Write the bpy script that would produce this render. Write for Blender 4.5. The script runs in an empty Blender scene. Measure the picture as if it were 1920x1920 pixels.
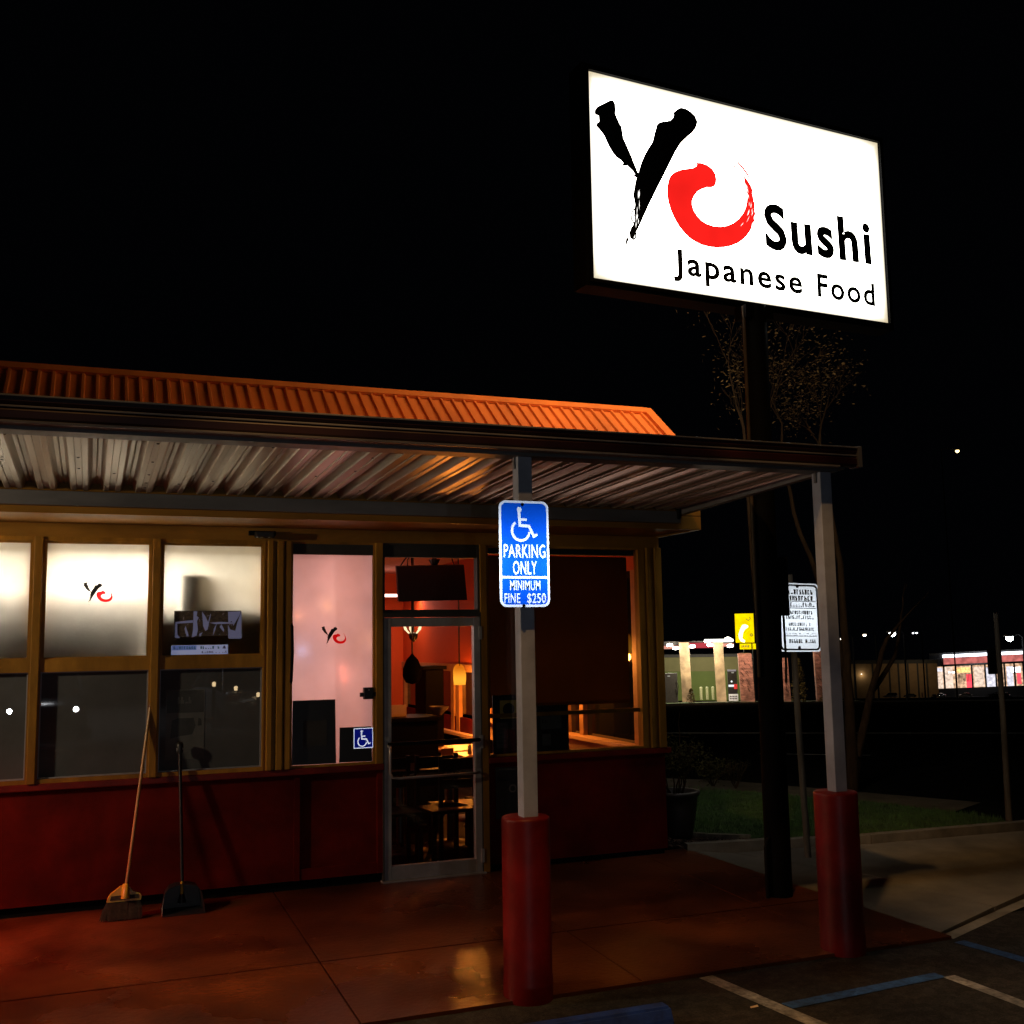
import bpy, bmesh, math, random
import numpy as np
from mathutils import Vector, Matrix
rnd = random.Random(7)
S = bpy.context.scene
COL = S.collection
# ------------------------------------------------------------------ camera
FPX, YAW, PIT, ROL, DCAM, HCAM = 2002.44, .3757, .1196, -.0161, 8.655, 1.912
W_ = Vector((math.sin(YAW)*math.cos(PIT), math.cos(YAW)*math.cos(PIT), math.sin(PIT)))
r0 = Vector((math.cos(YAW), -math.sin(YAW), 0)); u0 = r0.cross(W_)
R_ = math.cos(ROL)*r0 + math.sin(ROL)*u0
U_ = -math.sin(ROL)*r0 + math.cos(ROL)*u0
CAM = Vector((0, -DCAM, HCAM))
cd = bpy.data.cameras.new('camera'); cam = bpy.data.objects.new('camera', cd); COL.objects.link(cam)
cam.matrix_world = Matrix(((R_.x, U_.x, -W_.x, CAM.x), (R_.y, U_.y, -W_.y, CAM.y), (R_.z, U_.z, -W_.z, CAM.z), (0, 0, 0, 1)))
cd.sensor_width = 36; cd.lens = FPX/1920*36; cd.clip_start = .05; cd.clip_end = 2000
S.camera = cam
# ------------------------------------------------------------------ sky (night) and exposure
wd = bpy.data.worlds.new('World'); S.world = wd; wd.use_nodes = True
wd.node_tree.nodes['Background'].inputs[0].default_value = (.55, .65, 1, 1)
wd.node_tree.nodes['Background'].inputs[1].default_value = .0007
S.view_settings.view_transform = 'Standard'; S.view_settings.look = 'None'
S.view_settings.exposure = 0; S.view_settings.gamma = 1
cy = S.cycles; cy.use_denoising = True; cy.max_bounces = 8; cy.diffuse_bounces = 3; cy.glossy_bounces = 3
cy.transparent_max_bounces = 12; cy.transmission_bounces = 6; cy.sample_clamp_indirect = 3; cy.caustics_reflective = False; cy.caustics_refractive = False
try: cy.denoising_input_passes = 'RGB_ALBEDO_NORMAL'
except Exception: pass

def lamp(name, kind, loc, power, color, size=.1, target=None, angle=None, blend=.3, parent=None):
    d = bpy.data.lights.new(name, kind); d.energy = power; d.color = color
    if kind in ('POINT', 'SPOT'): d.shadow_soft_size = size
    if kind == 'SPOT': d.spot_size = math.radians(angle); d.spot_blend = blend
    if kind == 'AREA': d.shape = 'RECTANGLE'; d.size, d.size_y = size
    o = bpy.data.objects.new(name, d); COL.objects.link(o); o.location = loc
    if target is not None:
        o.rotation_euler = (Vector(target)-Vector(loc)).to_track_quat('-Z', 'Y').to_euler()
    if parent: o.parent = parent
    return o

# assumed parking-lot street light above and in front of the canopy, out of frame
lamp('assumed_lot_light', 'SPOT', (1.2, -6.0, 9.0), 1150, (1, .53, .18), .11, target=(3.2, -2.6, 0), angle=66, blend=.9)

# ------------------------------------------------------------------ pixel helpers (give real points on real planes)
def ray(x, y): return R_*((x-960)/FPX) + U_*((960-y)/FPX) + W_
def onY(x, y, Y): d = ray(x, y); return CAM + d*((Y+DCAM)/d.y)
def onZ(x, y, Z): d = ray(x, y); return CAM + d*((Z-HCAM)/d.z)
def g(X, Y):                       # terrain height
    z = -.10
    if Y > 4.5 + 0: z -= .05*(Y-4.5)
    if X > 42: z -= .025*(X-42)
    return z
def ground(x, y):                  # first hit of a pixel ray with the terrain
    d = ray(x, y); t = 3.
    while t < 400:
        p = CAM + d*t
        if p.z <= g(p.x, p.y): return p
        t += .1
    return p
def along(x, y, t): return CAM + ray(x, y)*t

# ------------------------------------------------------------------ materials
MATS = {}
def new_mat(name):
    m = bpy.data.materials.new(name); m.use_nodes = True; nt = m.node_tree; nt.nodes.clear()
    out = nt.nodes.new('ShaderNodeOutputMaterial'); return m, nt, out
def pbr(name, col, rough=.6, metal=0, var=.25, scale=8., bump=0., bscale=60., spec=.5, rvar=0., col2=None, dirt=0., stretch=None, coat=0, chips=None, cscale=22., cth=.66):
    if name in MATS: return MATS[name]
    m, nt, out = new_mat(name); N = nt.nodes; L = nt.links
    b = N.new('ShaderNodeBsdfPrincipled'); L.new(b.outputs[0], out.inputs[0])
    b.inputs['Roughness'].default_value = rough; b.inputs['Metallic'].default_value = metal
    b.inputs['Specular IOR Level'].default_value = spec; b.inputs['Coat Weight'].default_value = coat
    tc = N.new('ShaderNodeTexCoord'); mp = N.new('ShaderNodeMapping'); L.new(tc.outputs['Object'], mp.inputs[0])
    if stretch: mp.inputs['Scale'].default_value = stretch
    n1 = N.new('ShaderNodeTexNoise'); n1.inputs['Scale'].default_value = scale; n1.inputs['Detail'].default_value = 6; n1.inputs['Roughness'].default_value = .62
    L.new(mp.outputs[0], n1.inputs['Vector'])
    cr = N.new('ShaderNodeValToRGB'); c2 = col2 or tuple(c*(1-var) for c in col)
    e = cr.color_ramp.elements; e[0].position = .33; e[1].position = .67
    e[0].color = (*c2, 1); e[1].color = (*[min(1, c*(1+var*.4)) for c in col], 1)
    L.new(n1.outputs[0], cr.inputs[0])
    csock = cr.outputs[0]
    if dirt:
        n2 = N.new('ShaderNodeTexNoise'); n2.inputs['Scale'].default_value = scale*.23; n2.inputs['Detail'].default_value = 8
        L.new(mp.outputs[0], n2.inputs['Vector'])
        r2 = N.new('ShaderNodeValToRGB'); r2.color_ramp.elements[0].position = .42; r2.color_ramp.elements[1].position = .62
        r2.color_ramp.elements[0].color = (1-dirt, 1-dirt, 1-dirt, 1); r2.color_ramp.elements[1].color = (1, 1, 1, 1)
        L.new(n2.outputs[0], r2.inputs[0])
        mx = N.new('ShaderNodeMix'); mx.data_type = 'RGBA'; mx.blend_type = 'MULTIPLY'; mx.inputs[0].default_value = 1
        L.new(csock, mx.inputs[6]); L.new(r2.outputs[0], mx.inputs[7]); csock = mx.outputs[2]
    if chips:
        n5 = N.new('ShaderNodeTexNoise'); n5.inputs['Scale'].default_value = cscale; n5.inputs['Detail'].default_value = 7; n5.inputs['Roughness'].default_value = .7
        L.new(mp.outputs[0], n5.inputs['Vector'])
        r5 = N.new('ShaderNodeValToRGB'); r5.color_ramp.elements[0].position = cth; r5.color_ramp.elements[1].position = cth+.03; L.new(n5.outputs[0], r5.inputs[0])
        m5 = N.new('ShaderNodeMix'); m5.data_type = 'RGBA'; L.new(r5.outputs[0], m5.inputs[0]); L.new(csock, m5.inputs[6]); m5.inputs[7].default_value = (*chips, 1); csock = m5.outputs[2]
    L.new(csock, b.inputs['Base Color'])
    if rvar:
        mr = N.new('ShaderNodeMapRange'); mr.inputs[1].default_value = .3; mr.inputs[2].default_value = .7
        mr.inputs[3].default_value = max(.02, rough-rvar); mr.inputs[4].default_value = min(1, rough+rvar)
        n3 = N.new('ShaderNodeTexNoise'); n3.inputs['Scale'].default_value = scale*.6; n3.inputs['Detail'].default_value = 5
        L.new(mp.outputs[0], n3.inputs['Vector']); L.new(n3.outputs[0], mr.inputs[0]); L.new(mr.outputs[0], b.inputs['Roughness'])
    if bump:
        n4 = N.new('ShaderNodeTexNoise'); n4.inputs['Scale'].default_value = bscale; n4.inputs['Detail'].default_value = 4
        L.new(mp.outputs[0], n4.inputs['Vector'])
        bp = N.new('ShaderNodeBump'); bp.inputs['Strength'].default_value = bump; bp.inputs['Distance'].default_value = .01
        L.new(n4.outputs[0], bp.inputs['Height']); L.new(bp.outputs[0], b.inputs['Normal'])
    MATS[name] = m; return m
def emis(name, col, strength, var=0, scale=3.):
    if name in MATS: return MATS[name]
    m, nt, out = new_mat(name); e = nt.nodes.new('ShaderNodeEmission'); nt.links.new(e.outputs[0], out.inputs[0])
    e.inputs[0].default_value = (*col, 1); e.inputs[1].default_value = strength
    if var:
        tc = nt.nodes.new('ShaderNodeTexCoord'); n = nt.nodes.new('ShaderNodeTexNoise'); n.inputs['Scale'].default_value = scale
        nt.links.new(tc.outputs['Object'], n.inputs['Vector'])
        mr = nt.nodes.new('ShaderNodeMapRange'); mr.inputs[1].default_value = .3; mr.inputs[2].default_value = .7
        mr.inputs[3].default_value = strength*(1-var); mr.inputs[4].default_value = strength*(1+var)
        nt.links.new(n.outputs[0], mr.inputs[0]); nt.links.new(mr.outputs[0], e.inputs[1])
    MATS[name] = m; return m
def glass(name, tint=(1, 1, 1), refl=.06, rough=.02):
    m, nt, out = new_mat(name); N = nt.nodes; L = nt.links
    t = N.new('ShaderNodeBsdfTransparent'); t.inputs[0].default_value = (*tint, 1)
    gl = N.new('ShaderNodeBsdfGlossy'); gl.inputs['Roughness'].default_value = rough
    lw = N.new('ShaderNodeLayerWeight'); lw.inputs[0].default_value = .18
    mr = N.new('ShaderNodeMapRange'); mr.inputs[3].default_value = refl; mr.inputs[4].default_value = .8
    L.new(lw.outputs['Fresnel'], mr.inputs[0])
    mx = N.new('ShaderNodeMixShader'); L.new(mr.outputs[0], mx.inputs[0]); L.new(t.outputs[0], mx.inputs[1]); L.new(gl.outputs[0], mx.inputs[2])
    L.new(mx.outputs[0], out.inputs[0]); MATS[name] = m; return m
def frosted(name, col, clear=.1, refl=.04):
    m, nt, out = new_mat(name); N = nt.nodes; L = nt.links
    tl = N.new('ShaderNodeBsdfTranslucent'); tc = N.new('ShaderNodeTexCoord'); n = N.new('ShaderNodeTexNoise'); n.inputs['Scale'].default_value = 2.3; n.inputs['Detail'].default_value = 7
    L.new(tc.outputs['Object'], n.inputs['Vector'])
    cr = N.new('ShaderNodeValToRGB'); cr.color_ramp.elements[0].color = (*[c*.82 for c in col], 1); cr.color_ramp.elements[1].color = (*col, 1)
    cr.color_ramp.elements[0].position = .35; cr.color_ramp.elements[1].position = .65
    L.new(n.outputs[0], cr.inputs[0]); L.new(cr.outputs[0], tl.inputs[0])
    tr = N.new('ShaderNodeBsdfTransparent'); tr.inputs[0].default_value = (*col, 1)
    m1 = N.new('ShaderNodeMixShader'); m1.inputs[0].default_value = clear; L.new(tl.outputs[0], m1.inputs[1]); L.new(tr.outputs[0], m1.inputs[2])
    gl = N.new('ShaderNodeBsdfGlossy'); gl.inputs['Roughness'].default_value = .03
    m2 = N.new('ShaderNodeMixShader'); m2.inputs[0].default_value = refl; L.new(m1.outputs[0], m2.inputs[1]); L.new(gl.outputs[0], m2.inputs[2])
    L.new(m2.outputs[0], out.inputs[0]); MATS[name] = m; return m
def retro(name, col, nrm, rough=.36, diff=.25):
    """reflective sheeting: its beads turn light back, so the lobe faces oncoming headlights"""
    m, nt, out = new_mat(name); N = nt.nodes; L = nt.links
    gl = N.new('ShaderNodeBsdfGlossy'); gl.inputs[0].default_value = (*col, 1); gl.inputs['Roughness'].default_value = rough
    v = N.new('ShaderNodeCombineXYZ'); nn = Vector(nrm).normalized()
    for i in range(3): v.inputs[i].default_value = nn[i]
    L.new(v.outputs[0], gl.inputs['Normal'])
    df = N.new('ShaderNodeBsdfDiffuse'); df.inputs[0].default_value = (*col, 1)
    mx = N.new('ShaderNodeMixShader'); mx.inputs[0].default_value = diff; L.new(gl.outputs[0], mx.inputs[1]); L.new(df.outputs[0], mx.inputs[2])
    L.new(mx.outputs[0], out.inputs[0]); MATS[name] = m; return m

M = {}
M['red'] = pbr('red_wall_paint', (.145, .0068, .0028), .65, spec=.12, var=.35, scale=3.5, bump=.3, bscale=170, dirt=.5, chips=(.05, .012, .009), cscale=9, cth=.68)
M['sill'] = pbr('red_sill_paint', (.17, .012, .005), .45, spec=.25, var=.3, scale=9, dirt=.3)
M['wood'] = pbr('ochre_painted_wood', (.40, .19, .022), .5, spec=.2, var=.35, scale=7, stretch=(1, 1, .25), bump=.15, bscale=50, dirt=.4, chips=(.09, .05, .02), cscale=30, cth=.69)
M['woodd'] = pbr('ochre_board_paint', (.36, .165, .022), .5, spec=.2, var=.3, scale=5, stretch=(.3, 1, 1), dirt=.3)
M['greybeam'] = pbr('grey_painted_beam', (.17, .165, .17), .5, var=.25, scale=6, stretch=(.3, 1, 1), dirt=.35)
M['post'] = pbr('white_post_paint', (.42, .45, .56), .5, spec=.3, var=.12, scale=9, dirt=.25, bump=.05, chips=(.12, .11, .10), cscale=26, cth=.70)
M['sleeve'] = pbr('red_sleeve_paint', (.22, .007, .006), .42, spec=.3, var=.3, scale=6, dirt=.5, bump=.12, bscale=30, chips=(.16, .07, .06), cscale=14, cth=.665)
M['alu'] = pbr('aluminium_frame', (.42, .40, .39), .42, metal=.35, var=.15, scale=12, dirt=.25)
M['aluthin'] = pbr('aluminium_bead', (.22, .22, .24), .45, metal=.0, var=.1)
M['deck'] = pbr('white_metal_decking', (.54, .46, .34), .37, metal=.4, var=.35, scale=9, stretch=(1, .05, 1), dirt=.4, rvar=.1)
M['gutter'] = pbr('dark_red_gutter', (.028, .004, .004), .45, var=.3, scale=5, stretch=(.2, 1, 1), dirt=.3)
M['guttrim'] = pbr('grey_gutter_lip', (.24, .22, .21), .45, var=.35, scale=7, stretch=(.3, 1, 1), dirt=.4)
M['roof'] = pbr('orange_metal_roofing', (.74, .13, .010), .45, metal=.0, var=.2, scale=4, dirt=.2, stretch=(1, .3, .3))
M['dullpipe'] = pbr('dull_painted_conduit', (.07, .05, .03), .6, spec=.2)
M['blackflat'] = pbr('soot_black_steel', (.0032, .003, .003), .8, spec=.06)
M['black'] = pbr('black_plastic', (.012, .012, .013), .4, var=.2)
M['blackm'] = pbr('black_painted_steel', (.0025, .0025, .003), .7, spec=.12, var=.3, scale=6, bump=.05)
M['slab'] = pbr('stained_red_concrete', (.15, .042, .013), .30, spec=.45, var=.5, scale=1.3, bump=.35, bscale=28, rvar=.14, dirt=.65, col2=(.055, .014, .005), chips=(.03, .010, .006), cscale=17, cth=.655)
M['conc'] = pbr('weathered_concrete', (.22, .20, .165), .75, var=.4, scale=1.9, bump=.3, bscale=90, dirt=.35)
M['kerb'] = pbr('kerb_concrete', (.30, .27, .22), .8, var=.4, scale=4, bump=.3, bscale=60, dirt=.4)
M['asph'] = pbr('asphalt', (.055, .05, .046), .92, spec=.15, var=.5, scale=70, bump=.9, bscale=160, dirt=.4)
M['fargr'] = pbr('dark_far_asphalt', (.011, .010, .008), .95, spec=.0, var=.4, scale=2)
M['street'] = pbr('street_asphalt', (.011, .010, .008), .95, spec=.0, var=.4, scale=20, bump=.4, bscale=90, dirt=.3)
M['pwhite'] = pbr('worn_white_road_paint', (.42, .40, .37), .75, var=.6, scale=26, bump=.4, bscale=120, dirt=.5)
M['pblue'] = pbr('worn_blue_road_paint', (.03, .12, .36), .75, var=.6, scale=26, bump=.4, bscale=120, dirt=.4)
M['stop'] = pbr('blue_concrete_paint', (.012, .05, .30), .6, var=.5, scale=9, bump=.3, bscale=60, dirt=.4)
M['earth'] = pbr('dark_earth', (.05, .04, .03), .95, var=.6, scale=9, bump=.6, bscale=40)
M['mulch'] = pbr('bark_mulch', (.07, .035, .022), .95, var=.7, scale=30, bump=1., bscale=70)
M['grassb'] = pbr('turf', (.04, .08, .015), .95, var=.6, scale=14, bump=.8, bscale=60)
M['blade'] = pbr('grass_blade', (.055, .12, .018), .7, var=.6, scale=3)
M['bark'] = pbr('bare_bark', (.05, .024, .009), .9, spec=.1, var=.5, scale=14, bump=.6, bscale=40, stretch=(1, 1, .3))
M['leaf'] = pbr('dry_leaf', (.24, .12, .03), .7, var=.5, scale=5)
M['gleaf'] = pbr('shrub_leaf', (.055, .045, .012), .7, spec=.1, var=.5, scale=5)
M['timber'] = pbr('grey_timber', (.15, .13, .105), .85, spec=.1, var=.5, scale=10, stretch=(1, 1, .15), bump=.4, bscale=40)
M['pot'] = pbr('dark_glazed_pot', (.03, .02, .018), .45, var=.4, scale=6)
M['iwall'] = pbr('orange_interior_paint', (.62, .10, .018), .7, var=.08, scale=2)
M['iceil'] = pbr('salmon_ceiling_paint', (.70, .38, .28), .8, var=.06, scale=2)
M['kwall'] = pbr('kitchen_white_wall', (.40, .36, .29), .7, var=.1, scale=2)
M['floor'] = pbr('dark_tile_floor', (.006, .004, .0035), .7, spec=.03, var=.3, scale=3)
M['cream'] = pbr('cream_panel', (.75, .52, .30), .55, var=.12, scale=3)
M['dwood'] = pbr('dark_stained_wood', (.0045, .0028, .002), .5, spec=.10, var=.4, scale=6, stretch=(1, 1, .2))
M['lwood'] = pbr('light_wood', (.50, .28, .12), .4, var=.3, scale=6, stretch=(.2, 1, 1))
M['blind'] = None
M['darkpane'] = pbr('dark_coated_glass', (.085, .087, .09), .004, var=.2, scale=2, spec=.6)
M['paperd'] = pbr('dim_poster_paper', (.11, .11, .105), .08, var=.2, scale=6)
M['paper'] = pbr('poster_paper', (.55, .55, .6), .6, var=.1)
M['ypaper'] = pbr('yellow_paper', (.5, .34, .06), .6, var=.1)
M['ink'] = pbr('black_vinyl', (.010, .009, .007), .5, var=.1)
M['inkred'] = frosted('red_film', (.80, .012, .016), .15, .0)
M['steel'] = pbr('galvanised_steel', (.35, .34, .32), .45, metal=.6, var=.3, scale=14)
M['bristle'] = pbr('broom_bristle', (.05, .035, .02), .8, var=.6, scale=40)
M['broomy'] = pbr('yellow_broom_plastic', (.62, .38, .03), .4, var=.15)
M['handle'] = pbr('varnished_broom_stick', (.40, .22, .08), .35, var=.3, scale=8, stretch=(1, 1, .1))
M['tyre'] = pbr('tyre_rubber', (.015, .015, .015), .8)
M['carpaint'] = pbr('dark_car_paint', (.02, .022, .028), .2, var=.1, coat=.6)
M['carpaint2'] = pbr('silver_car_paint', (.25, .26, .28), .25, metal=.4, var=.1, coat=.6)
M['carglass'] = pbr('car_glass', (.012, .014, .016), .04, spec=.7)
M['tan'] = pbr('tan_stucco', (.40, .30, .18), .85, var=.25, scale=2, bump=.2)
M['station'] = pbr('green_station_paint', (.09, .13, .018), .7, var=.15, scale=.8)
M['stationt'] = pbr('olive_station_paint', (.15, .14, .05), .7, var=.15, scale=.8)
M['column'] = pbr('tan_column_cladding', (.50, .37, .22), .7, var=.4, scale=1.5, dirt=.5)
M['brick'] = pbr('mural_brick', (.42, .20, .14), .8, var=.6, scale=3.2, stretch=(1, 1, 2.2), bump=.4, bscale=20, dirt=.4)
M['cband'] = pbr('red_canopy_band', (.60, .07, .09), .5, var=.2)
M['boll'] = pbr('pale_bollard', (.55, .60, .36), .6, var=.2)
M['dark'] = pbr('dark_cladding', (.03, .028, .026), .7, var=.3)
M['tanw'] = pbr('dim_warehouse_wall', (.30, .19, .09), .8, var=.2, scale=.5)
M['clear'] = glass('clear_window_glass', (.93, .95, .94), .02)
M['blind'] = frosted('brown_blind_fabric', (.12, .095, .052), .04, .03)
M['frost'] = frosted('frosted_film_glass', (.90, .87, .80), .05)
M['frost2'] = frosted('frosted_film_glass_thin', (.88, .80, .80), .14)

# ------------------------------------------------------------------ mesh builder
class MB:
    def __init__(s): s.v = []; s.f = []; s.sm = []
    def add(s, vs, fs, smooth=False):
        o = len(s.v); s.v += [tuple(p) for p in vs]; s.f += [tuple(i+o for i in f) for f in fs]; s.sm += [smooth]*len(fs); return s
    def box(s, x0, x1, y0, y1, z0, z1, b=.0):
        if b <= 0 or min(abs(x1-x0), abs(y1-y0), abs(z1-z0)) < 2.5*b:
            vs = [(x, y, z) for z in (z0, z1) for y in (y0, y1) for x in (x0, x1)]
            return s.add(vs, [(0, 2, 3, 1), (4, 5, 7, 6), (0, 1, 5, 4), (2, 6, 7, 3), (0, 4, 6, 2), (1, 3, 7, 5)])
        bm = bmesh.new(); bmesh.ops.create_cube(bm, size=1)
        bmesh.ops.scale(bm, vec=(x1-x0, y1-y0, z1-z0), verts=bm.verts)
        bmesh.ops.translate(bm, vec=((x0+x1)/2, (y0+y1)/2, (z0+z1)/2), verts=bm.verts)
        bmesh.ops.bevel(bm, geom=bm.edges[:], offset=b, segments=2, profile=.6, affect='EDGES')
        bm.verts.ensure_lookup_table()
        s.add([v.co[:] for v in bm.verts], [[v.index for v in f.verts] for f in bm.faces]); bm.free(); return s
    def obox(s, c, ax, ay, az, hx, hy, hz):      # oriented box, half sizes
        c = Vector(c); ax = Vector(ax).normalized(); ay = Vector(ay).normalized(); az = Vector(az).normalized()
        vs = [c+ax*(sx*hx)+ay*(sy*hy)+az*(sz*hz) for sz in (-1, 1) for sy in (-1, 1) for sx in (-1, 1)]
        return s.add(vs, [(0, 2, 3, 1), (4, 5, 7, 6), (0, 1, 5, 4), (2, 6, 7, 3), (0, 4, 6, 2), (1, 3, 7, 5)])
    def tube(s, pts, rad, n=8, caps=True):
        pts = [Vector(p) for p in pts]; rad = rad if isinstance(rad, (list, tuple)) else [rad]*len(pts)
        vs = []; k = len(pts); ref = None
        for i, p in enumerate(pts):
            d = (pts[min(i+1, k-1)]-pts[max(i-1, 0)]).normalized()
            if ref is None: ref = d.orthogonal().normalized()
            a = (ref-d*ref.dot(d)); a = a.normalized() if a.length > 1e-6 else d.orthogonal().normalized(); ref = a; b = d.cross(a)
            vs += [p+(a*math.cos(2*math.pi*j/n)+b*math.sin(2*math.pi*j/n))*rad[i] for j in range(n)]
        fs = [(i*n+j, i*n+(j+1) % n, (i+1)*n+(j+1) % n, (i+1)*n+j) for i in range(k-1) for j in range(n)]
        s.add(vs, fs, True)
        if caps:
            o = len(s.v); s.add([vs[j] for j in range(n)][::-1], [tuple(range(n))]); s.add([vs[(k-1)*n+j] for j in range(n)], [tuple(range(n))])
        return s
    def lathe(s, prof, c=(0, 0, 0), n=24, smooth=True):
        vs = [(c[0]+r*math.cos(2*math.pi*j/n), c[1]+r*math.sin(2*math.pi*j/n), c[2]+z) for r, z in prof for j in range(n)]
        fs = [(i*n+j, i*n+(j+1) % n, (i+1)*n+(j+1) % n, (i+1)*n+j) for i in range(len(prof)-1) for j in range(n)]
        return s.add(vs, fs, smooth)
    def prism(s, poly, fn, a, b):                # polygon (u,v) swept from a to b through fn(u,v,w)
        n = len(poly); vs = [fn(u, v, a) for u, v in poly]+[fn(u, v, b) for u, v in poly]
        return s.add(vs, [tuple(range(n))[::-1], tuple(range(n, 2*n))]+[(i, (i+1) % n, n+(i+1) % n, n+i) for i in range(n)])
    def frame(s, x0, x1, z0, z1, w, y0, y1):     # rectangular ring facing -Y
        s.box(x0, x0+w, y0, y1, z0, z1); s.box(x1-w, x1, y0, y1, z0, z1)
        s.box(x0+w, x1-w, y0, y1, z0, z0+w); s.box(x0+w, x1-w, y0, y1, z1-w, z1); return s

LOC = {}
def mesh_obj(name, mb, mat, parent=None, kind=None, auto=True):
    off = LOC.get(parent.name, Vector((0, 0, 0))) if parent else Vector((0, 0, 0))
    me = bpy.data.meshes.new(name); me.from_pydata([tuple(Vector(v)-off) for v in mb.v], [], mb.f); me.validate()
    if len(mb.sm) == len(me.polygons): me.polygons.foreach_set('use_smooth', mb.sm)
    bm = bmesh.new(); bm.from_mesh(me); bmesh.ops.recalc_face_normals(bm, faces=bm.faces); bm.to_mesh(me); bm.free()
    me.materials.append(MATS[mat] if isinstance(mat, str) and mat in MATS else (M[mat] if isinstance(mat, str) else mat))
    o = bpy.data.objects.new(name, me); COL.objects.link(o)
    if parent: o.parent = parent; LOC[o.name] = off
    else: LOC[o.name] = Vector((0, 0, 0))
    if kind: o['kind'] = kind
    return o
def tag(o, label, cat, group=None):
    o['label'] = label; o['category'] = cat
    if group: o['group'] = group
    return o
def thing(name, label, cat, loc, group=None):
    o = bpy.data.objects.new(name, None); COL.objects.link(o); o.location = loc; o.empty_display_size = .2
    LOC[o.name] = Vector(loc); return tag(o, label, cat, group)
def struct(name, mb, mat): return mesh_obj(name, mb, mat, None, 'structure')
def solo(name, mb, mat, label, cat, group=None):      # a thing that is one mesh, its origin moved to its base
    vs = np.array(mb.v); c = Vector(((vs[:, 0].min()+vs[:, 0].max())/2, (vs[:, 1].min()+vs[:, 1].max())/2, vs[:, 2].min()))
    o = mesh_obj(name, mb, mat); o.data.transform(Matrix.Translation(-c)); o.location = c; LOC[o.name] = c
    return tag(o, label, cat, group)
def copy_tree(o, parent=None):
    c = o.copy(); COL.objects.link(c); c.parent = parent
    for ch in list(o.children): copy_tree(ch, c)
    return c
def text_mb(txt, fn, height, width=None, bold=0, spacing=1., align='LEFT'):
    """flat lettering: fn(u,v) -> world point; u to the right from the start, v up from the baseline; cap height = height"""
    cu = bpy.data.curves.new('lettering', 'FONT'); cu.body = txt; cu.size = 1; cu.space_character = spacing; cu.offset = bold; cu.resolution_u = 4
    ob = bpy.data.objects.new('lettering', cu); COL.objects.link(ob)
    dg = bpy.context.evaluated_depsgraph_get(); me = ob.evaluated_get(dg).to_mesh()
    co = [v.co.copy() for v in me.vertices]; fs = [tuple(p.vertices) for p in me.polygons]
    ob.evaluated_get(dg).to_mesh_clear(); bpy.data.objects.remove(ob); bpy.data.curves.remove(cu)
    mb = MB()
    if not co: return mb
    x0 = min(c.x for c in co); x1 = max(c.x for c in co)
    k = height/.729; kx = k if width is None else width/(x1-x0)
    sh = {'LEFT': 0, 'CENTER': -.5*(x1-x0)*kx}[align]
    return mb.add([fn((c.x-x0)*kx+sh, c.y*k) for c in co], fs)
# ================================================================== GROUND
def zs(Y): return .0268*Y                     # the walk falls gently to the car park
mb = MB()
xs = [-120, -60, -30, -12, -4, 0, 4, 8, 14, 22, 32, 42, 60, 80, 110, 150, 210]; ys = [-90, -50, -25, -12, -6, -2, 1, 4.5, 10, 18, 28, 40, 55, 75, 100, 140, 220]
mb.add([(x, y, g(x, y)) for y in ys for x in xs], [(j*len(xs)+i, j*len(xs)+i+1, (j+1)*len(xs)+i+1, (j+1)*len(xs)+i) for j in range(len(ys)-1) for i in range(len(xs)-1)])
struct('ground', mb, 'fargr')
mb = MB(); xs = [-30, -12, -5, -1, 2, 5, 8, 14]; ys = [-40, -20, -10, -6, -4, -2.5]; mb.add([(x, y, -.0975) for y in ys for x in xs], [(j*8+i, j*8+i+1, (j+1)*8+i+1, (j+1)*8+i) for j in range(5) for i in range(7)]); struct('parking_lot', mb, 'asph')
# red walk in poured panels with open joints
mb = MB(); xj = [-6.5, -4.2, -1.4, 1.383, 3.06, 4.62]; rx = lambda Y: 5.12 - .085*Y   # right edge runs slightly outward
yj = [-2.86, -1.78, 0.14]
for j in range(2):
    y0, y1 = yj[j]+(.009 if j else 0), yj[j+1]-(.009 if not j else 0)
    for i in range(len(xj)):
        x0 = xj[i]+.005
        if i < len(xj)-1: a = b = xj[i+1]-.005
        else: a, b = rx(y0), rx(y1)
        vs = [(x0, y0, zs(y0)), (a, y0, zs(y0)), (b, y1, zs(y1)), (x0, y1, zs(y1))]
        mb.add(vs+[(p[0], p[1], -.12) for p in vs], [(0, 1, 2, 3), (0, 4, 5, 1), (1, 5, 6, 2), (2, 6, 7, 3), (3, 7, 4, 0)])
struct('walkway', mb, 'slab')
# concrete apron to the right, two slabs
mb = MB()
def slabpoly(poly, zf, zb=-.13):
    n = len(poly); top = [(x, y, zf(x, y)) for x, y in poly]
    mb.add(top+[(x, y, zb) for x, y in poly], [tuple(range(n))]+[(i, (i+1) % n, n+(i+1) % n, n+i) for i in range(n)])
zc = lambda x, y: .0268*min(y, 0) - .004
slabpoly([(5.125, .03), (5.36, -2.76), (6.18, -2.42), (5.98, -1.3), (5.42, -.2)], zc)
slabpoly([(5.43, -.2), (5.99, -1.3), (6.19, -2.42), (6.9, -2.14), (9.9, -1.55), (9.9, -.6), (8.6, -.47), (6.8, -.37), (6.0, -.22)], zc)
struct('driveway', mb, 'conc')
mb = MB(); mb.add([(p[0], p[1], -.0935+q) for q in (0,) for p in [(5.37, -2.77), (6.2, -2.43), (6.92, -2.15), (9.9, -1.56), (9.9, -1.66), (6.95, -2.24), (6.22, -2.52), (5.37, -2.87)]], [tuple(range(8))])
struct('gutter_strip', mb, 'kerb')
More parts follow.
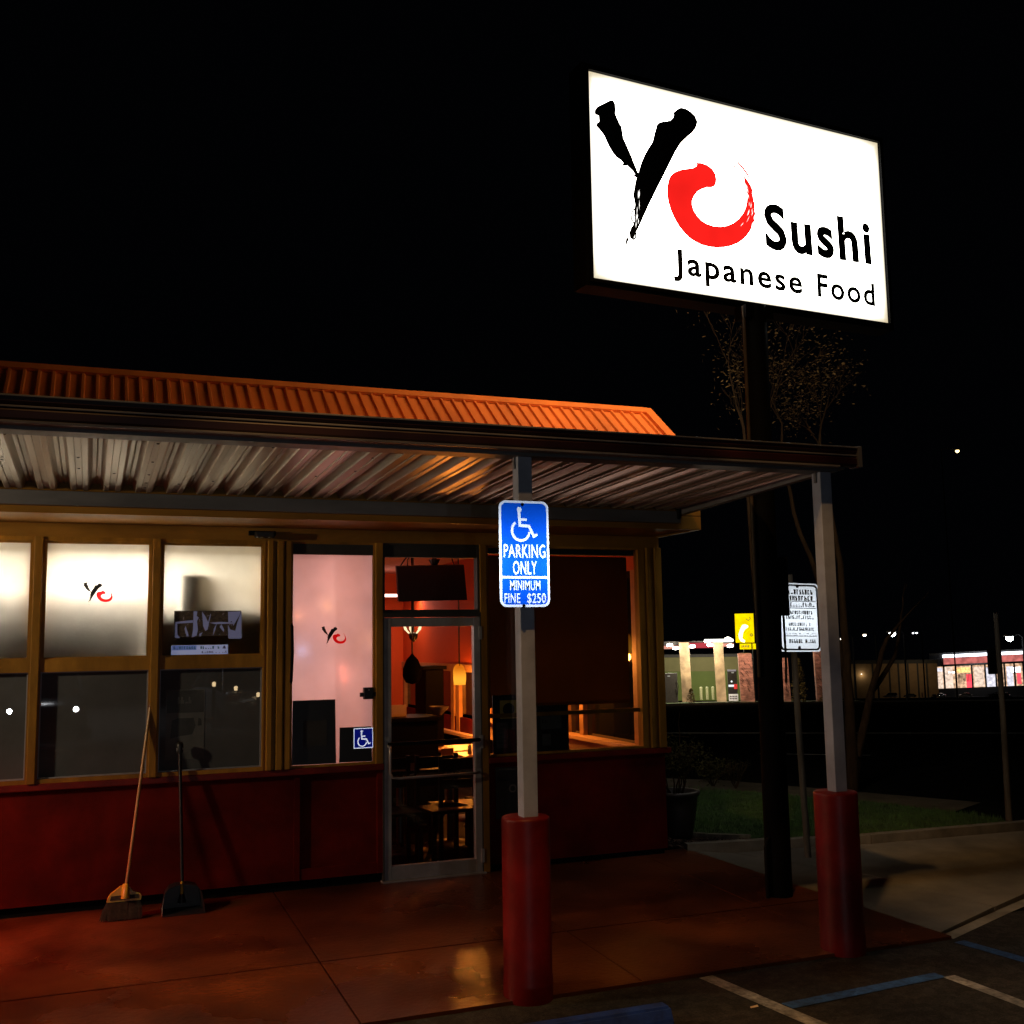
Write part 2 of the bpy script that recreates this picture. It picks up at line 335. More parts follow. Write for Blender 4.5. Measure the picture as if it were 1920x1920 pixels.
# painted lines
def stripe(mb, a, b, w, z=-.0935):
    a = Vector((a[0], a[1], z)); b = Vector((b[0], b[1], z)); d = (b-a).normalized(); n = Vector((-d.y, d.x, 0))*w/2
    k = 12; vs = []
    for i in range(k+1):
        p = a+(b-a)*i/k; j = rnd.uniform(-.004, .004); vs += [p+n*(1+j*8), p-n*(1+j*5)]
    mb.add(vs, [(2*i, 2*i+1, 2*i+3, 2*i+2) for i in range(k)])
mb = MB(); stripe(mb, (3.47, -2.88), (3.74, -5.2), .1); stripe(mb, (4.77, -3.46), (4.80, -6), .09); struct('white_bay_line', mb, 'pwhite')
mb = MB(); stripe(mb, (3.60, -3.50), (4.74, -3.42), .095); stripe(mb, (5.36, -2.93), (5.52, -4.2), .095); struct('blue_bay_line', mb, 'pblue')
# street, kerb of the far side, pavement
dsw = Vector((10.09-8.14, .96-4.89, 0)).normalized(); nsw = Vector((-dsw.y, dsw.x, 0))     # direction of the street
def band(name, base, o0, o1, mat, z0, l0=-30, l1=60, step=3.):
    mb = MB(); base = Vector((*base, 0)); k = int((l1-l0)/step); vs = []
    for i in range(k+1):
        for o in (o0, (o0*2+o1)/3, (o0+2*o1)/3, o1):
            p = base+dsw*(l0+i*step)+nsw*o; vs.append((p.x, p.y, g(p.x, p.y)+z0))
    mb.add(vs, [(i*4+j, i*4+j+1, i*4+j+5, i*4+j+4) for i in range(k) for j in range(3)]); return struct(name, mb, mat)
M['sidew'] = pbr('dark_pavement_concrete', (.12, .09, .055), .9, spec=.1, var=.35, scale=3, dirt=.35)
band('sidewalk', (8.14, 4.89), -1.55, .0, 'sidew', .02, l0=-9, l1=3.9, step=.43)
band('street', (8.14, 4.89), .15, 11., 'street', .006)
band('far_kerb', (8.14, 4.89), 11., 11.25, 'kerb', .10)
mb = MB(); b0 = Vector((8.14, 4.89, 0))
for k in range(8):
    p = b0+dsw*(-8+k*6.)+nsw*5.3; q = p+dsw*2.2; mb2 = [(p+nsw*.06), (q+nsw*.06), (q-nsw*.06), (p-nsw*.06)]
    mb.add([(v.x, v.y, g(v.x, v.y)+.011) for v in mb2], [(0, 1, 2, 3)])
struct('street_lane_dashes', mb, 'pwhite')
# lawn island with kerb
lawn = [(5.30, .62), (5.86, .12), (6.05, -.06), (6.85, -.21), (8.6, -.32), (8.72, .05), (8.34, 1.43), (7.16, 3.5), (6.3, 3.9), (5.25, 3.2)]
mb = MB(); n = len(lawn)
mb.add([(x, y, .022) for x, y in lawn]+[(x, y, -.1) for x, y in lawn], [tuple(range(n))]+[(i, (i+1) % n, n+(i+1) % n, n+i) for i in range(n)])
struct('lawn_soil', mb, 'grassb')
def inpoly(x, y, P):
    c = False
    for i in range(len(P)):
        (a, b), (e, f) = P[i], P[i-1]
        if (b > y) != (f > y) and x < (e-a)*(y-b)/(f-b)+a: c = not c
    return c
mb = MB(); vs = []; fs = []
while len(fs) < 26000:
    x, y = rnd.uniform(5.2, 8.75), rnd.uniform(-.35, 3.95)
    if not inpoly(x, y, lawn): continue
    h = rnd.uniform(.018, .055)*(1.25 if math.sin(x*3.1)*math.sin(y*2.7+1) > .1 else .8); a = rnd.uniform(0, 6.28); w = rnd.uniform(.002, .004); l = rnd.uniform(.0, .03)
    o = len(vs); dx, dy = math.cos(a)*w, math.sin(a)*w; lx, ly = math.cos(a+1.5)*l, math.sin(a+1.5)*l
    vs += [(x-dx, y-dy, .02), (x+dx, y+dy, .02), (x+lx, y+ly, .02+h)]; fs.append((o, o+1, o+2))
mb.add(vs, fs); o = mesh_obj('lawn_grass', mb, 'blade', None, 'stuff'); tag(o, 'short green grass on the kerbed island right of the restaurant', 'grass')
mb = MB(); mb.add([(5.02, .16, .005), (5.8, .02, .0), (5.86, .10, .012), (5.30, .60, .02), (5.02, 1.6, .02)], [(0, 1, 2, 3, 4)]); struct('planting_bed', mb, 'mulch')
mb = MB(); mb.add([(6.1, 3.45, .035), (7.0, 3.2, .03), (7.6, 2.95, .03), (7.3, 3.65, .03), (6.2, 4.3, .03)], [(0, 1, 2, 3, 4)]); struct('far_planting_bed', mb, 'mulch')
# scattered bark chips and dead leaves
mb = MB()
for k in range(420):
    x, y = rnd.uniform(5.05, 5.8), rnd.uniform(.04, .6)
    if not inpoly(x, y, [(5.02, .16), (5.8, .02), (5.86, .10), (5.30, .60), (5.02, 1.0)]): continue
    a = rnd.uniform(0, 6.28); mb.obox((x, y, .02+rnd.uniform(0, .02)), (math.cos(a), math.sin(a), rnd.uniform(-.5, .5)), (-math.sin(a), math.cos(a), 0), (0, 0, 1), rnd.uniform(.01, .035), rnd.uniform(.004, .012), .003)
o = mesh_obj('bark_chips', mb, 'mulch', None, 'stuff'); tag(o, 'loose bark chips and dead leaves in the bed at the wall corner', 'bark chips')
def kerb_run(P, w, zt, zb):
    mb = MB(); P = [Vector((*p, 0)) for p in P]
    for i in range(len(P)-1):
        d = (P[i+1]-P[i]).normalized(); nn = Vector((d.y, -d.x, 0))*w; q = [P[i], P[i+1], P[i+1]+nn, P[i]+nn]
        mb.add([(v.x, v.y, zt) for v in q]+[(v.x, v.y, zb) for v in q], [(0, 1, 2, 3), (0, 1, 5, 4), (1, 2, 6, 5), (2, 3, 7, 6), (3, 0, 4, 7)])
    return mb
struct('island_kerb', kerb_run([(5.10, .13), (5.86, .0), (6.04, -.07), (6.85, -.22), (8.62, -.33), (8.84, -.33), (10.4, -.45)], .10, .055, -.14), 'kerb')
solo('timber_edging', kerb_run([(5.28, .72), (5.52, .40), (5.84, .16)], .06, .065, -.1), 'timber', 'weathered timber edging board between the lawn and the bark bed', 'edging')

# ================================================================== RESTAURANT
B = thing('restaurant_building', 'single storey red and ochre sushi restaurant with orange metal roof and big front windows', 'restaurant', (0, 0, 0))
XR, XL, ZSILL = 4.86, -6.5, .935
# red stucco base wall with trim and recess
mb = MB(); mb.box(XL, 1.53, 0, .14, .075, ZSILL-.05); mb.box(1.53, 1.575, -.012, .14, .075, ZSILL-.05)
mb.box(1.575, 2.245, .02, .14, .075, ZSILL-.05); mb.box(1.575, 2.2, -.006, .02, .075, .16); mb.box(2.2, 2.246, -.012, .02, .075, ZSILL-.05)
mb.box(3.165, 3.21, -.014, .14, .06, ZSILL-.05); mb.box(3.21, XR, 0, .14, .05, ZSILL-.05); mb.box(XR-.14, XR, .14, 9, .05, ZSILL-.05)
mesh_obj('wall', mb, 'red', B)
mb = MB(); mb.box(XL, 2.246, .03, .12, -.05, .075); mb.box(3.165, XR-.02, .03, .12, -.05, .06); mb.box(XR-.12, XR-.03, .12, 9, -.1, .05); mesh_obj('plinth', mb, 'blackm', B)
mb = MB(); mb.box(XL, 2.25, -.035, .10, ZSILL-.05, ZSILL, .006); mb.box(3.16, XR+.05, -.035, .10, ZSILL-.05, ZSILL-.003, .006); mb.box(XR-.1, XR+.05, .10, 9, ZSILL-.05, ZSILL-.003); mesh_obj('window_sill', mb, 'sill', B)
# header, soffit, fascia board and ledger
mb = MB(); mb.box(XL, XR, -.006, .12, 2.735, 2.84); mesh_obj('header_board', mb, 'woodd', B)
mb = MB(); mb.box(XL, XR+.01, -.70, .12, 2.842, 2.87); mesh_obj('soffit', mb, 'woodd', B)
mb = MB(); mb.box(XL, XR+.012, -.735, -.70, 2.83, 2.945, .003); mb.box(XL, XR+.012, -.735, -.70, 2.95, 3.30, .003); mb.box(XR-.02, XR+.012, -.70, 9, 2.83, 3.30); mesh_obj('fascia_board', mb, 'woodd', B)
mb = MB()
for xx in (4.62,): mb.tube([(xx, -.76, 2.905), (xx, -.80, 2.93), (xx, -.80, 3.0)], .018, 8)
mesh_obj('soffit_pipe', mb, 'blackm', B)
# mansard roof: ribbed sheet from the eave up to the ridge
e0, e1 = Vector((0, -.80, 3.33)), Vector((0, .13, 4.05)); up = (e1-e0); nrm = Vector((0, -up.z, up.y)).normalized()
mb = MB(); X = XL; prof = []
while X < XR-.05:
    prof += [(X, 0), (X+.062, 0), (X+.070, .020), (X+.088, .020), (X+.096, 0)]; X += .1035
prof = [p for p in prof if p[0] < XR-.03]+[(XR-.02, 0)]
n = len(prof); vs = []
for (x, h) in prof: vs += [Vector((x, 0, 0))+e0+nrm*h, Vector((x, 0, 0))+e1+nrm*h]
vs2 = [v-nrm*.012-Vector((0, 0, 0)) for v in [Vector((x, 0, 0))+e for (x, h) in prof for e in (e0, e1)]]
mb.add(vs+vs2, [(2*i, 2*i+2, 2*i+3, 2*i+1) for i in range(n-1)]+[(2*n+2*i, 2*n+2*i+1, 2*n+2*i+3, 2*n+2*i+2) for i in range(n-1)])
RF = mesh_obj('mansard_roof', mb, 'roof', B)
mb = MB(); mb.obox(Vector(((XL+XR)/2, 0, 0))+e1+nrm*.018-up.normalized()*.03, (1, 0, 0), up, nrm, (XR-XL)/2, .05, .012); mb.box(XL, XR, .13, .30, 4.04, 4.075)
mesh_obj('ridge_cap', mb, 'roof', RF)
mb = MB(); mb.obox(Vector((XR-.012, 0, 0))+(e0+e1)/2+nrm*.016, (1, 0, 0), up, nrm, .045, up.length/2+.01, .016); mesh_obj('gable_trim', mb, 'roof', RF)
mb = MB(); mb.box(XL, XR-.03, .14, 9, 3.9, 4.04); mb.prism([(-.74, 3.3), (9, 3.3), (9, 4.0), (.16, 4.0)], lambda u, v, w: (w, u, v), XR-.16, XR-.06); mesh_obj('roof_deck', mb, 'dark', B)

# ---- windows
def window_unit(xl, xr, frost=True, logo=None, upper='frost'):
    mb = MB(); zt, zm0, zm1, zb = 2.735, 1.735, 1.825, ZSILL
    c = .012; mb.box(xl, xl+c, -.03, .09, zb, zt); mb.box(xr-c, xr, -.03, .09, zb, zt); mb.box(xl+c, xr-c, -.03, .09, zb, zb+.03); mb.box(xl+c, xr-c, -.03, .09, zt-.03, zt)
    mb.box(xl+c, xr-c, -.028, .09, zm0, zm1)
    for (z0, z1) in ((zm1, zt-.03),):
        mb.frame(xl+c, xr-c, z0, z1, .009, -.012, .05); mb.frame(xl+c+.009, xr-c-.009, z0+.009, z1-.009, .007, .004, .05)
    o = mesh_obj('window', mb, 'wood', B)
    mb = MB(); mb.frame(xl+c, xr-c, zb+.03, zm0, .009, .0, .04); mesh_obj('metal_bead', mb, 'aluthin', o)
    mb = MB(); mb.box(xl+c+.014, xr-c-.014, .020, .026, zm1+.014, zt-.044); mesh_obj('upper_pane', mb, upper, o)
    mb = MB(); mb.box(xl+c+.007, xr-c-.007, .022, .030, zb+.037, zm0-.007); mesh_obj('lower_pane', mb, 'darkpane', o)
    return o
xw = [(-5.24, -4.30), (-4.28, -3.34), (-3.32, -2.38), (-2.36, -1.40), (-1.338, -.402), (-.343, .432), (.490, 1.283)]
wins = [window_unit(*w) for w in xw]
def mullion(boxes):
    mb = MB()
    for q in boxes: mb.box(*q)
    return mesh_obj('window_mullion', mb, 'wood', B)
for i in range(len(xw)-1): mullion([(xw[i][1], xw[i+1][0], -.05, .10, ZSILL, 2.735, .006)])
mullion([(1.285, 1.36, -.02, .1, ZSILL, 2.735), (1.30, 1.345, -.06, -.02, ZSILL, 2.735, .008), (1.375, 1.425, -.055, .1, ZSILL, 2.735, .006), (1.36, 1.375, 0, .1, ZSILL, 2.735), (1.425, 1.44, 0, .1, ZSILL, 2.735), (1.44, 1.49, -.045, .1, ZSILL, 2.735, .006)])
mullion([(2.185, 2.245, -.03, .1, ZSILL, 2.735, .005)]); mullion([(3.10, 3.16, -.03, .1, .0, 2.735, .005)])
mullion([(4.66, 4.70, -.01, .1, ZSILL, 2.735), (4.715, 4.75, -.04, .1, ZSILL, 2.735, .005), (4.70, 4.715, .0, .1, ZSILL, 2.735), (4.75, 4.79, -.02, .1, ZSILL, 2.735), (4.79, XR, -.05, .1, ZSILL, 2.735, .006)])
# ---- fixed pane left of the door, transom, right window
mb = MB(); mb.frame(1.49, 2.185, ZSILL, 2.735, .018, -.005, .08); o3 = mesh_obj('window', mb, 'wood', B)
mb = MB(); mb.box(1.508, 2.167, .025, .031, ZSILL+.018, 2.632); mesh_obj('tall_pane', mb, 'frost2', o3)
mb = MB(); mb.box(1.508, 2.167, -.002, .06, 2.632, 2.717); mesh_obj('head_rail', mb, 'dark', o3)
mb = MB(); mb.frame(2.245, 3.10, 2.135, 2.735, .02, -.01, .08); ot = mesh_obj('transom_window', mb, 'dark', B)
mb = MB(); mb.box(2.265, 3.08, .03, .036, 2.18, 2.62); mesh_obj('transom_pane', mb, 'clear', ot)
mesh_obj('head_rail', MB().box(2.265, 3.08, -.0, .06, 2.62, 2.715), 'dark', ot); mesh_obj('bottom_rail', MB().box(2.265, 3.08, .0, .06, 2.155, 2.18), 'dark', ot)
mb = MB(); mb.frame(3.16, 4.66, ZSILL, 2.735, .02, -.01, .08); ow = mesh_obj('window', mb, 'wood', B)
mb = MB(); mb.box(3.18, 4.64, .03, .036, ZSILL+.02, 2.715); mesh_obj('wide_pane', mb, 'clear', ow)
mb = MB(); mb.box(3.18, 4.575, .10, .104, 1.355, 2.655); mb.box(3.18, 4.575, .094, .11, 1.335, 1.36)
mesh_obj('roller_blind', mb, 'blind', ow)
mb = MB(); mb.box(3.16, 4.66, .09, .17, 2.67, 2.735); mesh_obj('blind_cassette', mb, 'dark', ow)
mb = MB(); mb.box(3.18, 4.64, .04, .07, 1.255, 1.29); mesh_obj('window_rail', mb, 'wood', ow)

# ---- door
dx0, dx1, dz1 = 2.255, 3.095, 2.115
mb = MB(); mb.box(dx0, dx0+.062, -.02, .04, .01, dz1, .004); mb.box(dx1-.058, dx1, -.02, .04, .01, dz1, .004)
mb.box(dx0+.062, dx1-.058, -.019, .04, 2.04, dz1-.001); mb.box(dx0+.062, dx1-.058, -.019, .04, .011, .115)
D_ = mesh_obj('door', mb, 'alu', B)
mb = MB(); mb.box(dx0+.058, dx1-.054, .005, .012, .112, 2.045); mesh_obj('door_glass', mb, 'clear', D_)
mb = MB(); mb.box(dx0+.05, dx1-.03, -.075, -.05, 1.075, 1.105, .006); mb.box(dx0+.03, dx0+.055, -.075, -.02, 1.08, 1.10); mb.box(dx1-.05, dx1-.025, -.075, -.02, 1.08, 1.10); mesh_obj('push_bar', mb, 'blackm', D_)
mb = MB(); hx = dx0+.035; mb.tube([(hx, -.02, 1.07), (hx, -.07, 1.06), (hx, -.075, 1.0), (hx, -.075, .86), (hx+.02, -.075, .825), (hx+.08, -.075, .815), (dx1-.06, -.075, .82), (dx1-.03, -.02, .82)], .011, 8); mesh_obj('pull_handle', mb, 'alu', D_)
for z in (1.98, 1.07, .14): mesh_obj('hinge', MB().box(dx1-.012, dx1+.012, -.035, -.02, z-.055, z+.055), 'alu', D_)
mesh_obj('latch_plate', MB().box(dx1-.05, dx1-.02, -.028, -.02, .86, .99), 'steel', D_); mesh_obj('lock_cylinder', MB().tube([(dx0+.03, -.02, 1.13), (dx0+.03, -.045, 1.13)], .018, 12), 'steel', D_)
mb = MB(); mb.box(dx0-.012, dx0, -.03, .06, .0, 2.135); mb.box(dx1, dx1+.006, -.03, .06, .0, 2.135); mb.box(dx0-.012, dx1+.006, -.028, .06, 2.118, 2.155); mesh_obj('door_frame', mb, 'dark', B)
mb = MB(); mb.box(dx0-.02, dx1+.02, -.06, .1, -.02, .009); mesh_obj('threshold', mb, 'alu', B)
# lock box and sticker
mb = MB(); mb.box(2.085, 2.165, -.03, .02, 1.455, 1.55, .006); mb.box(2.055, 2.20, -.022, .0, 1.475, 1.51, .004); lb = mesh_obj('lock_box', mb, 'black', B)
mb = MB(); mb.tube([(2.125, -.031, 1.53), (2.125, -.036, 1.53)], .006, 10); mesh_obj('keyhole', mb, 'steel', lb)
mb = MB(); mb.tube([(1.49, -.02, 1.60), (1.492, -.05, 1.62), (1.50, -.052, 1.85), (1.495, -.05, 2.05), (1.49, -.02, 2.07)], .012, 8); mesh_obj('grab_bar', mb, 'blackm', B)

# ---- interior shell
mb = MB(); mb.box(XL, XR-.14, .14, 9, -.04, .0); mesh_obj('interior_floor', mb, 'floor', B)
mb = MB(); mb.box(XL, XR-.1, .12, 9, 3.02, 3.06); mesh_obj('interior_ceiling', mb, 'iceil', B)
mb = MB(); mb.box(1.40, 1.46, .10, 4.6, 0, 3.02); mb.box(1.40, XR-.1, 8.2, 8.3, 0, 3.02)
mb.box(XR-.14, XR-.06, 4.2, 8.3, 1.53, 3.02); mb.box(XR-.14, XR-.06, .10, 4.2, 2.55, 3.02); mb.box(1.49, XR-.1, .105, .14, 2.735, 3.02)
mesh_obj('interior_wall', mb, 'iwall', B)
mb = MB(); mb.box(XR-.14, XR-.07, 4.2, 8.3, .0, .64); mb.box(XR-.22, XR-.06, 4.2, 8.3, .64, .69, .008); mb.box(XR-.16, XR-.07, .14, 4.2, .0, .90); mb.box(XR-.24, XR-.06, .14, 4.2, .90, .94, .006); mesh_obj('half_wall', mb, 'cream', B)
for y in (4.25, 5.37, 5.60, 6.9, 8.1): mesh_obj('side_window_post', MB().box(XR-.15, XR-.05, y, y+.13, .69, 1.53), 'lwood', B)
for y in (.2, 1.4, 1.8, 3.1, 4.12): mesh_obj('side_window_post', MB().box(XR-.15, XR-.05, y, y+.09, .94, 2.55), 'lwood', B)
mesh_obj('side_window_head', MB().box(XR-.17, XR-.05, 4.2, 8.3, 1.50, 1.60), 'lwood', B)
mb = MB(); mb.box(XR-.1, XR-.09, 4.3, 8.2, .69, 1.5); mb.box(XR-.1, XR-.09, .2, 4.2, .94, 2.55); mesh_obj('side_window_pane', mb, 'carglass', B)
mb = MB(); mb.box(1.385, 1.397, .16, 2.4, 0, 2.99); mb.box(XL, 1.40, 2.4, 2.5, 0, 3.02); mb.box(XL-.1, XL, .1, 2.5, 0, 3.02); mb.box(XL, 1.40, .16, 2.4, 2.99, 3.02); mesh_obj('kitchen_wall', mb, 'kwall', B)
mb = MB(); mb.box(3.30, 3.44, 5.3, 5.44, 0, 3.0); mb.box(3.26, 3.48, 5.26, 5.48, 0, 1.9); mb.box(3.28, 3.46, 5.28, 5.46, 1.9, 2.1); mesh_obj('interior_column', mb, 'dwood', B)
# ---- brush logo "Yo" (black Y, red o): polygons in a 640 x 540 drawing (u right, v down), as on the pole sign
Yb = [(163,333),(166,318),(180,300),(215,283),(255,263),(270,268),(279,285),(283,325),(280,340),(290,365),(298,382),(305,398),(316,412),(320,445),(326,478),(345,520),(362,560),(373,585),(384,615),(397,645),(405,668),(410,672),(413,655),(424,622),(438,585),(462,540),(488,500),(500,450),(514,402),(530,388),(560,384),(590,378),(604,362),(608,350),(606,335),(625,318),(648,306),(676,311),(705,330),(728,352),(743,385),(738,405),(729,428),(712,448),(690,466),(668,486),(645,510),(620,550),(600,590),(575,640),(548,695),(520,748),(495,800),(470,850),(445,905),(425,950),(404,995),(396,1010),(388,1030),(380,1052),(372,1046),(362,1040),(358,1010),(366,985),(382,962),(388,940),(384,915),(386,880),(390,850),(384,820),(380,795),(386,760),(392,725),(398,700),(386,694),(366,693),(374,688),(390,684),(380,665),(360,645),(345,632),(325,636),(316,630),(324,618),(312,604),(285,585),(265,560),(245,528),(228,490),(215,462),(195,436),(182,420),(171,408),(174,396),(188,385),(186,352),(168,346)]
Yd = [[(384,870),(362,905),(368,940),(385,965),(390,955),(376,935),(372,905),(388,880)],[(402,1010),(396,1045),(382,1056),(380,1046),(388,1036),(394,1010)],[(340,1042),(356,1032),(356,1046),(348,1068),(346,1105),(342,1126),(342,1090),(337,1062)],[(389,1110),(393,1122),(392,1138),(389,1130)],[(358,1165),(363,1190),(362,1222),(357,1206)]]
Ob = [(728,616),(760,617),(795,628),(825,650),(843,680),(849,710),(845,735),(835,750),(818,756),(795,755),(765,765),(740,780),(722,805),(712,830),(712,855),(722,885),(740,915),(765,942),(795,960),(830,972),(870,976),(910,970),(945,955),(975,930),(998,900),(1012,870),(1019,835),(1021,800),(1018,765),(1008,735),(1002,705),(1004,688),(1012,700),(1028,722),(1042,745),(1052,770),(1050,790),(1060,812),(1058,830),(1066,850),(1062,875),(1068,905),(1060,925),(1064,945),(1050,960),(1048,980),(1035,1005),(1018,1028),(995,1050),(965,1070),(930,1084),(890,1092),(850,1094),(810,1090),(770,1080),(735,1064),(700,1042),(665,1008),(635,970),(612,930),(592,885),(578,840),(570,795),(572,750),(578,715),(590,690),(612,670),(645,657),(685,650),(720,645),(735,635),(738,626)]
Od = [[(880,588),(892,588),(900,594),(890,594)],[(940,628),(950,630),(958,642),(960,655),(948,642)],[(958,606),(972,610),(1000,640),(1022,672),(1038,700),(1030,702),(1010,672),(985,640),(965,618)],[(1070,858),(1077,860),(1076,885),(1070,882)],[(1068,895),(1074,900),(1072,908)]]
def poly_mb(polys, fn):
    mb = MB()
    for P in polys: mb.add([fn(u, v) for u, v in P], [tuple(range(len(P)))])
    return mb
# the small logo on the windows: its frame 160..1080 x 260..1225 fitted to a window box
def logo_on(win, x0, z0, w, h, y):
    fn = lambda u, v: (x0+(u-163)/(1077-163)*w, y, z0+h-(v-263)/(1222-263)*h)
    mesh_obj('letter_decal', poly_mb([Yb]+Yd, fn), 'ink', win); mesh_obj('letter_decal', poly_mb([Ob]+Od, fn), 'inkred', win)
logo_on(wins[5], -.060, 2.226, .212, .172, .016)
logo_on(o3, 1.745, 1.885, .205, .165, .021)
# light that reaches the two reflective signs comes from the headlights of a car facing the restaurant (seen reflected in the lower panes)
CARF = Vector((-.90, -16.9, g(0, -17)))
HN = lambda p: ((Vector((CARF.x, CARF.y, .72))-Vector(p)).normalized()+(CAM-Vector(p)).normalized())
M['stkr'] = retro('blue_sticker_sheeting', (.006, .012, .30), HN((2.1, 0, 1.1)), .30, .3); M['whitepaper'] = retro('laminated_white_banner', (.62, .64, .95), HN((.8, 0, 1.9)), .32, .35); M['posterw'] = retro('laminated_lilac_print', (.30, .29, .46), HN((.8, 0, 2.1)), .34, .35); M['bluepaper'] = retro('laminated_blue_banner', (.25, .33, .75), HN((.8, 0, 1.9)), .32, .35)
M['stwr'] = retro('white_sticker_sheeting', (.75, .75, .85), HN((2.1, 0, 1.1)), .24, .2)
# posters on the third window
def sheet(name, x0, x1, z0, z1, y, mat, par, th=.003):
    mb = MB(); mb.box(x0, x1, y-th, y, z0, z1); return mesh_obj(name, mb, mat, par)
w2 = wins[6]
def glyphs(mb, x0, x1, z0, h, y, cw=.62, gap=.3, skip=.14, wob=.0):
    """a line of print too small to read: broken upright strokes and bars"""
    x = x0
    while x < x1-h*.3:
        w = h*cw*rnd.uniform(.7, 1.2)
        if rnd.random() > skip:
            t = h*.25; k = rnd.randrange(5)
            if k != 3: mb.box(x, x+t, y-.0012, y, z0, z0+h)
            if k in (0, 2): mb.box(x+w-t, x+w, y-.0012, y, z0, z0+h*rnd.choice((1, .55)))
            if k in (0, 1, 4): mb.box(x+t, x+w-t*.5, y-.0011, y, z0+h-t, z0+h)
            if k in (1, 3): mb.box(x+t*.3, x+w, y-.0011, y, z0, z0+t)
            if k in (2, 3, 4): mb.box(x+t, x+w-t, y-.0011, y, z0+h*.42, z0+h*.42+t)
        x += w+h*gap
for p in (('sticker', .615, 1.09, 1.985, 2.178),):
    pass
    M['posterd'] = pbr('brown_photo_print', (.085, .062, .045), .6, var=.6, scale=40, chips=(.30, .28, .36), cscale=34, cth=.60)
    s1 = sheet('poster', .600, 1.105, 1.985, 2.18, .0175, 'posterd', w2)
    zp = lambda zx, zy: onY(300+zx/8.727, 1100+zy/8.727, .0138)
    mb = MB()
    for P in ([(550, 400), (615, 400), (600, 480), (640, 505), (605, 560), (620, 700), (600, 800), (520, 835), (540, 700)], [(685, 400), (740, 480), (788, 580), (825, 440), (835, 450), (800, 600), (780, 700), (740, 725), (705, 640), (700, 560)], [(250, 580), (400, 560), (540, 548), (540, 590), (260, 606)], [(800, 590), (1000, 575), (1200, 585), (1200, 606), (900, 612)], [(1112, 412), (1320, 404), (1300, 470), (1200, 640), (1175, 560), (1120, 600)], [(1260, 600), (1335, 400), (1335, 848), (1120, 850), (1110, 620), (1150, 700), (1232, 722)], [(250, 600), (280, 610), (285, 780), (330, 840), (245, 840)], [(880, 690), (930, 600), (900, 720), (865, 810)], [(975, 660), (1005, 612), (1050, 700), (1045, 745), (1000, 690)], [(640, 772), (700, 745), (650, 832)], [(400, 690), (420, 640), (470, 800), (440, 830)]): mb.add([zp(*q) for q in P], [tuple(range(len(P)))])
    mesh_obj('poster', mb, 'posterw', w2)


M['teal'] = pbr('teal_print', (.03, .16, .26), .6); M['violet'] = pbr('violet_print', (.12, .10, .30), .6)
s2 = sheet('banner', .583, 1.008, 1.842, 1.915, .0175, 'whitepaper', w2)
mb = MB(); mb.box(.587, .77, .0140, .0145, 1.878, 1.913); mesh_obj('banner', mb, 'bluepaper', w2)
mb = MB(); glyphs(mb, .60, .765, 1.884, .022, .0136); glyphs(mb, .80, .95, 1.884, .022, .0140); mesh_obj('banner', mb, 'teal', w2)
mb = MB(); glyphs(mb, .81, 1.0, 1.852, .015, .0140); mb.add([(.965, .0138, 1.885), (.995, .0138, 1.885), (.978, .0138, 1.91)], [(0, 1, 2)]); mesh_obj('banner', mb, 'violet', w2)
pm = sheet('poster', .555, .84, 1.05, 1.575, .0215, 'paperd', w2, .002)
mb = MB(); 
for q in ([(.59, 1.21), (.60, 1.345), (.64, 1.36), (.76, 1.36), (.775, 1.30), (.75, 1.235), (.66, 1.225)], [(.79, 1.30), (.82, 1.30), (.815, 1.35), (.795, 1.36)], [(.56, 1.40), (.835, 1.40), (.835, 1.57), (.56, 1.57)]): mb.add([(x, .0190, z) for x, z in q], [tuple(range(len(q)))])
mesh_obj('poster', mb, pbr('dim_print', (.045, .045, .043), .1), w2)
mb = MB(); glyphs(mb, .64, .76, 1.47, .05, .0185, cw=.5, gap=.1, skip=.05); mesh_obj('poster', mb, 'paperd', w2)
# accessibility symbol (unit box 0..1 x 0..1)
def wheelchair(fn, t=.075):
    P = []
    P.append([(.36+.085*math.cos(a*math.pi/10), .905+.075*math.sin(a*math.pi/10)) for a in range(20)])
    def bar(a, b, w):
        a = Vector(a); b = Vector(b); d = (b-a).normalized(); n = Vector((-d.y, d.x))*w/2; P.append([tuple(a+n), tuple(b+n), tuple(b-n), tuple(a-n)])
    bar((.345, .86), (.375, .43), .095); bar((.33, .455), (.70, .43), .085); bar((.36, .62), (.62, .615), .07)
    bar((.675, .455), (.86, .13), .09); bar((.82, .125), (.985, .20), .075)
    k = 22; c = (.40, .30); ro, ri = .345, .265; a0, a1 = math.radians(128), math.radians(352)
    arc = [(c[0]+ro*math.cos(a0+(a1-a0)*i/k), c[1]+ro*.93*math.sin(a0+(a1-a0)*i/k)) for i in range(k+1)]
    arc += [(c[0]+ri*math.cos(a0+(a1-a0)*i/k), c[1]+ri*.93*math.sin(a0+(a1-a0)*i/k)) for i in range(k, -1, -1)]
    P.append(arc)
    mb = MB()
    for i, q in enumerate(P): mb.add([fn(u, v, i) for u, v in q], [tuple(range(len(q)))])
    return mb
M['stk'] = pbr('blue_sticker_vinyl', (.02, .03, .30), .4, var=.1); M['stw'] = pbr('white_sticker_vinyl', (.8, .8, .85), .4, var=.05)
mb = MB(); mb.box(2.007, 2.168, .0025, .0045, 1.063, 1.225, .0); st = mesh_obj('accessibility_sticker', mb, 'stwr', o3)
mb = MB(); mb.box(2.014, 2.161, .0012, .0025, 1.070, 1.218); mesh_obj('accessibility_sticker', mb, 'stkr', o3)
mesh_obj('accessibility_sticker', wheelchair(lambda u, v, i: (2.030+u*.118, -.0002-.00005*i, 1.078+v*.133)), 'stwr', o3)

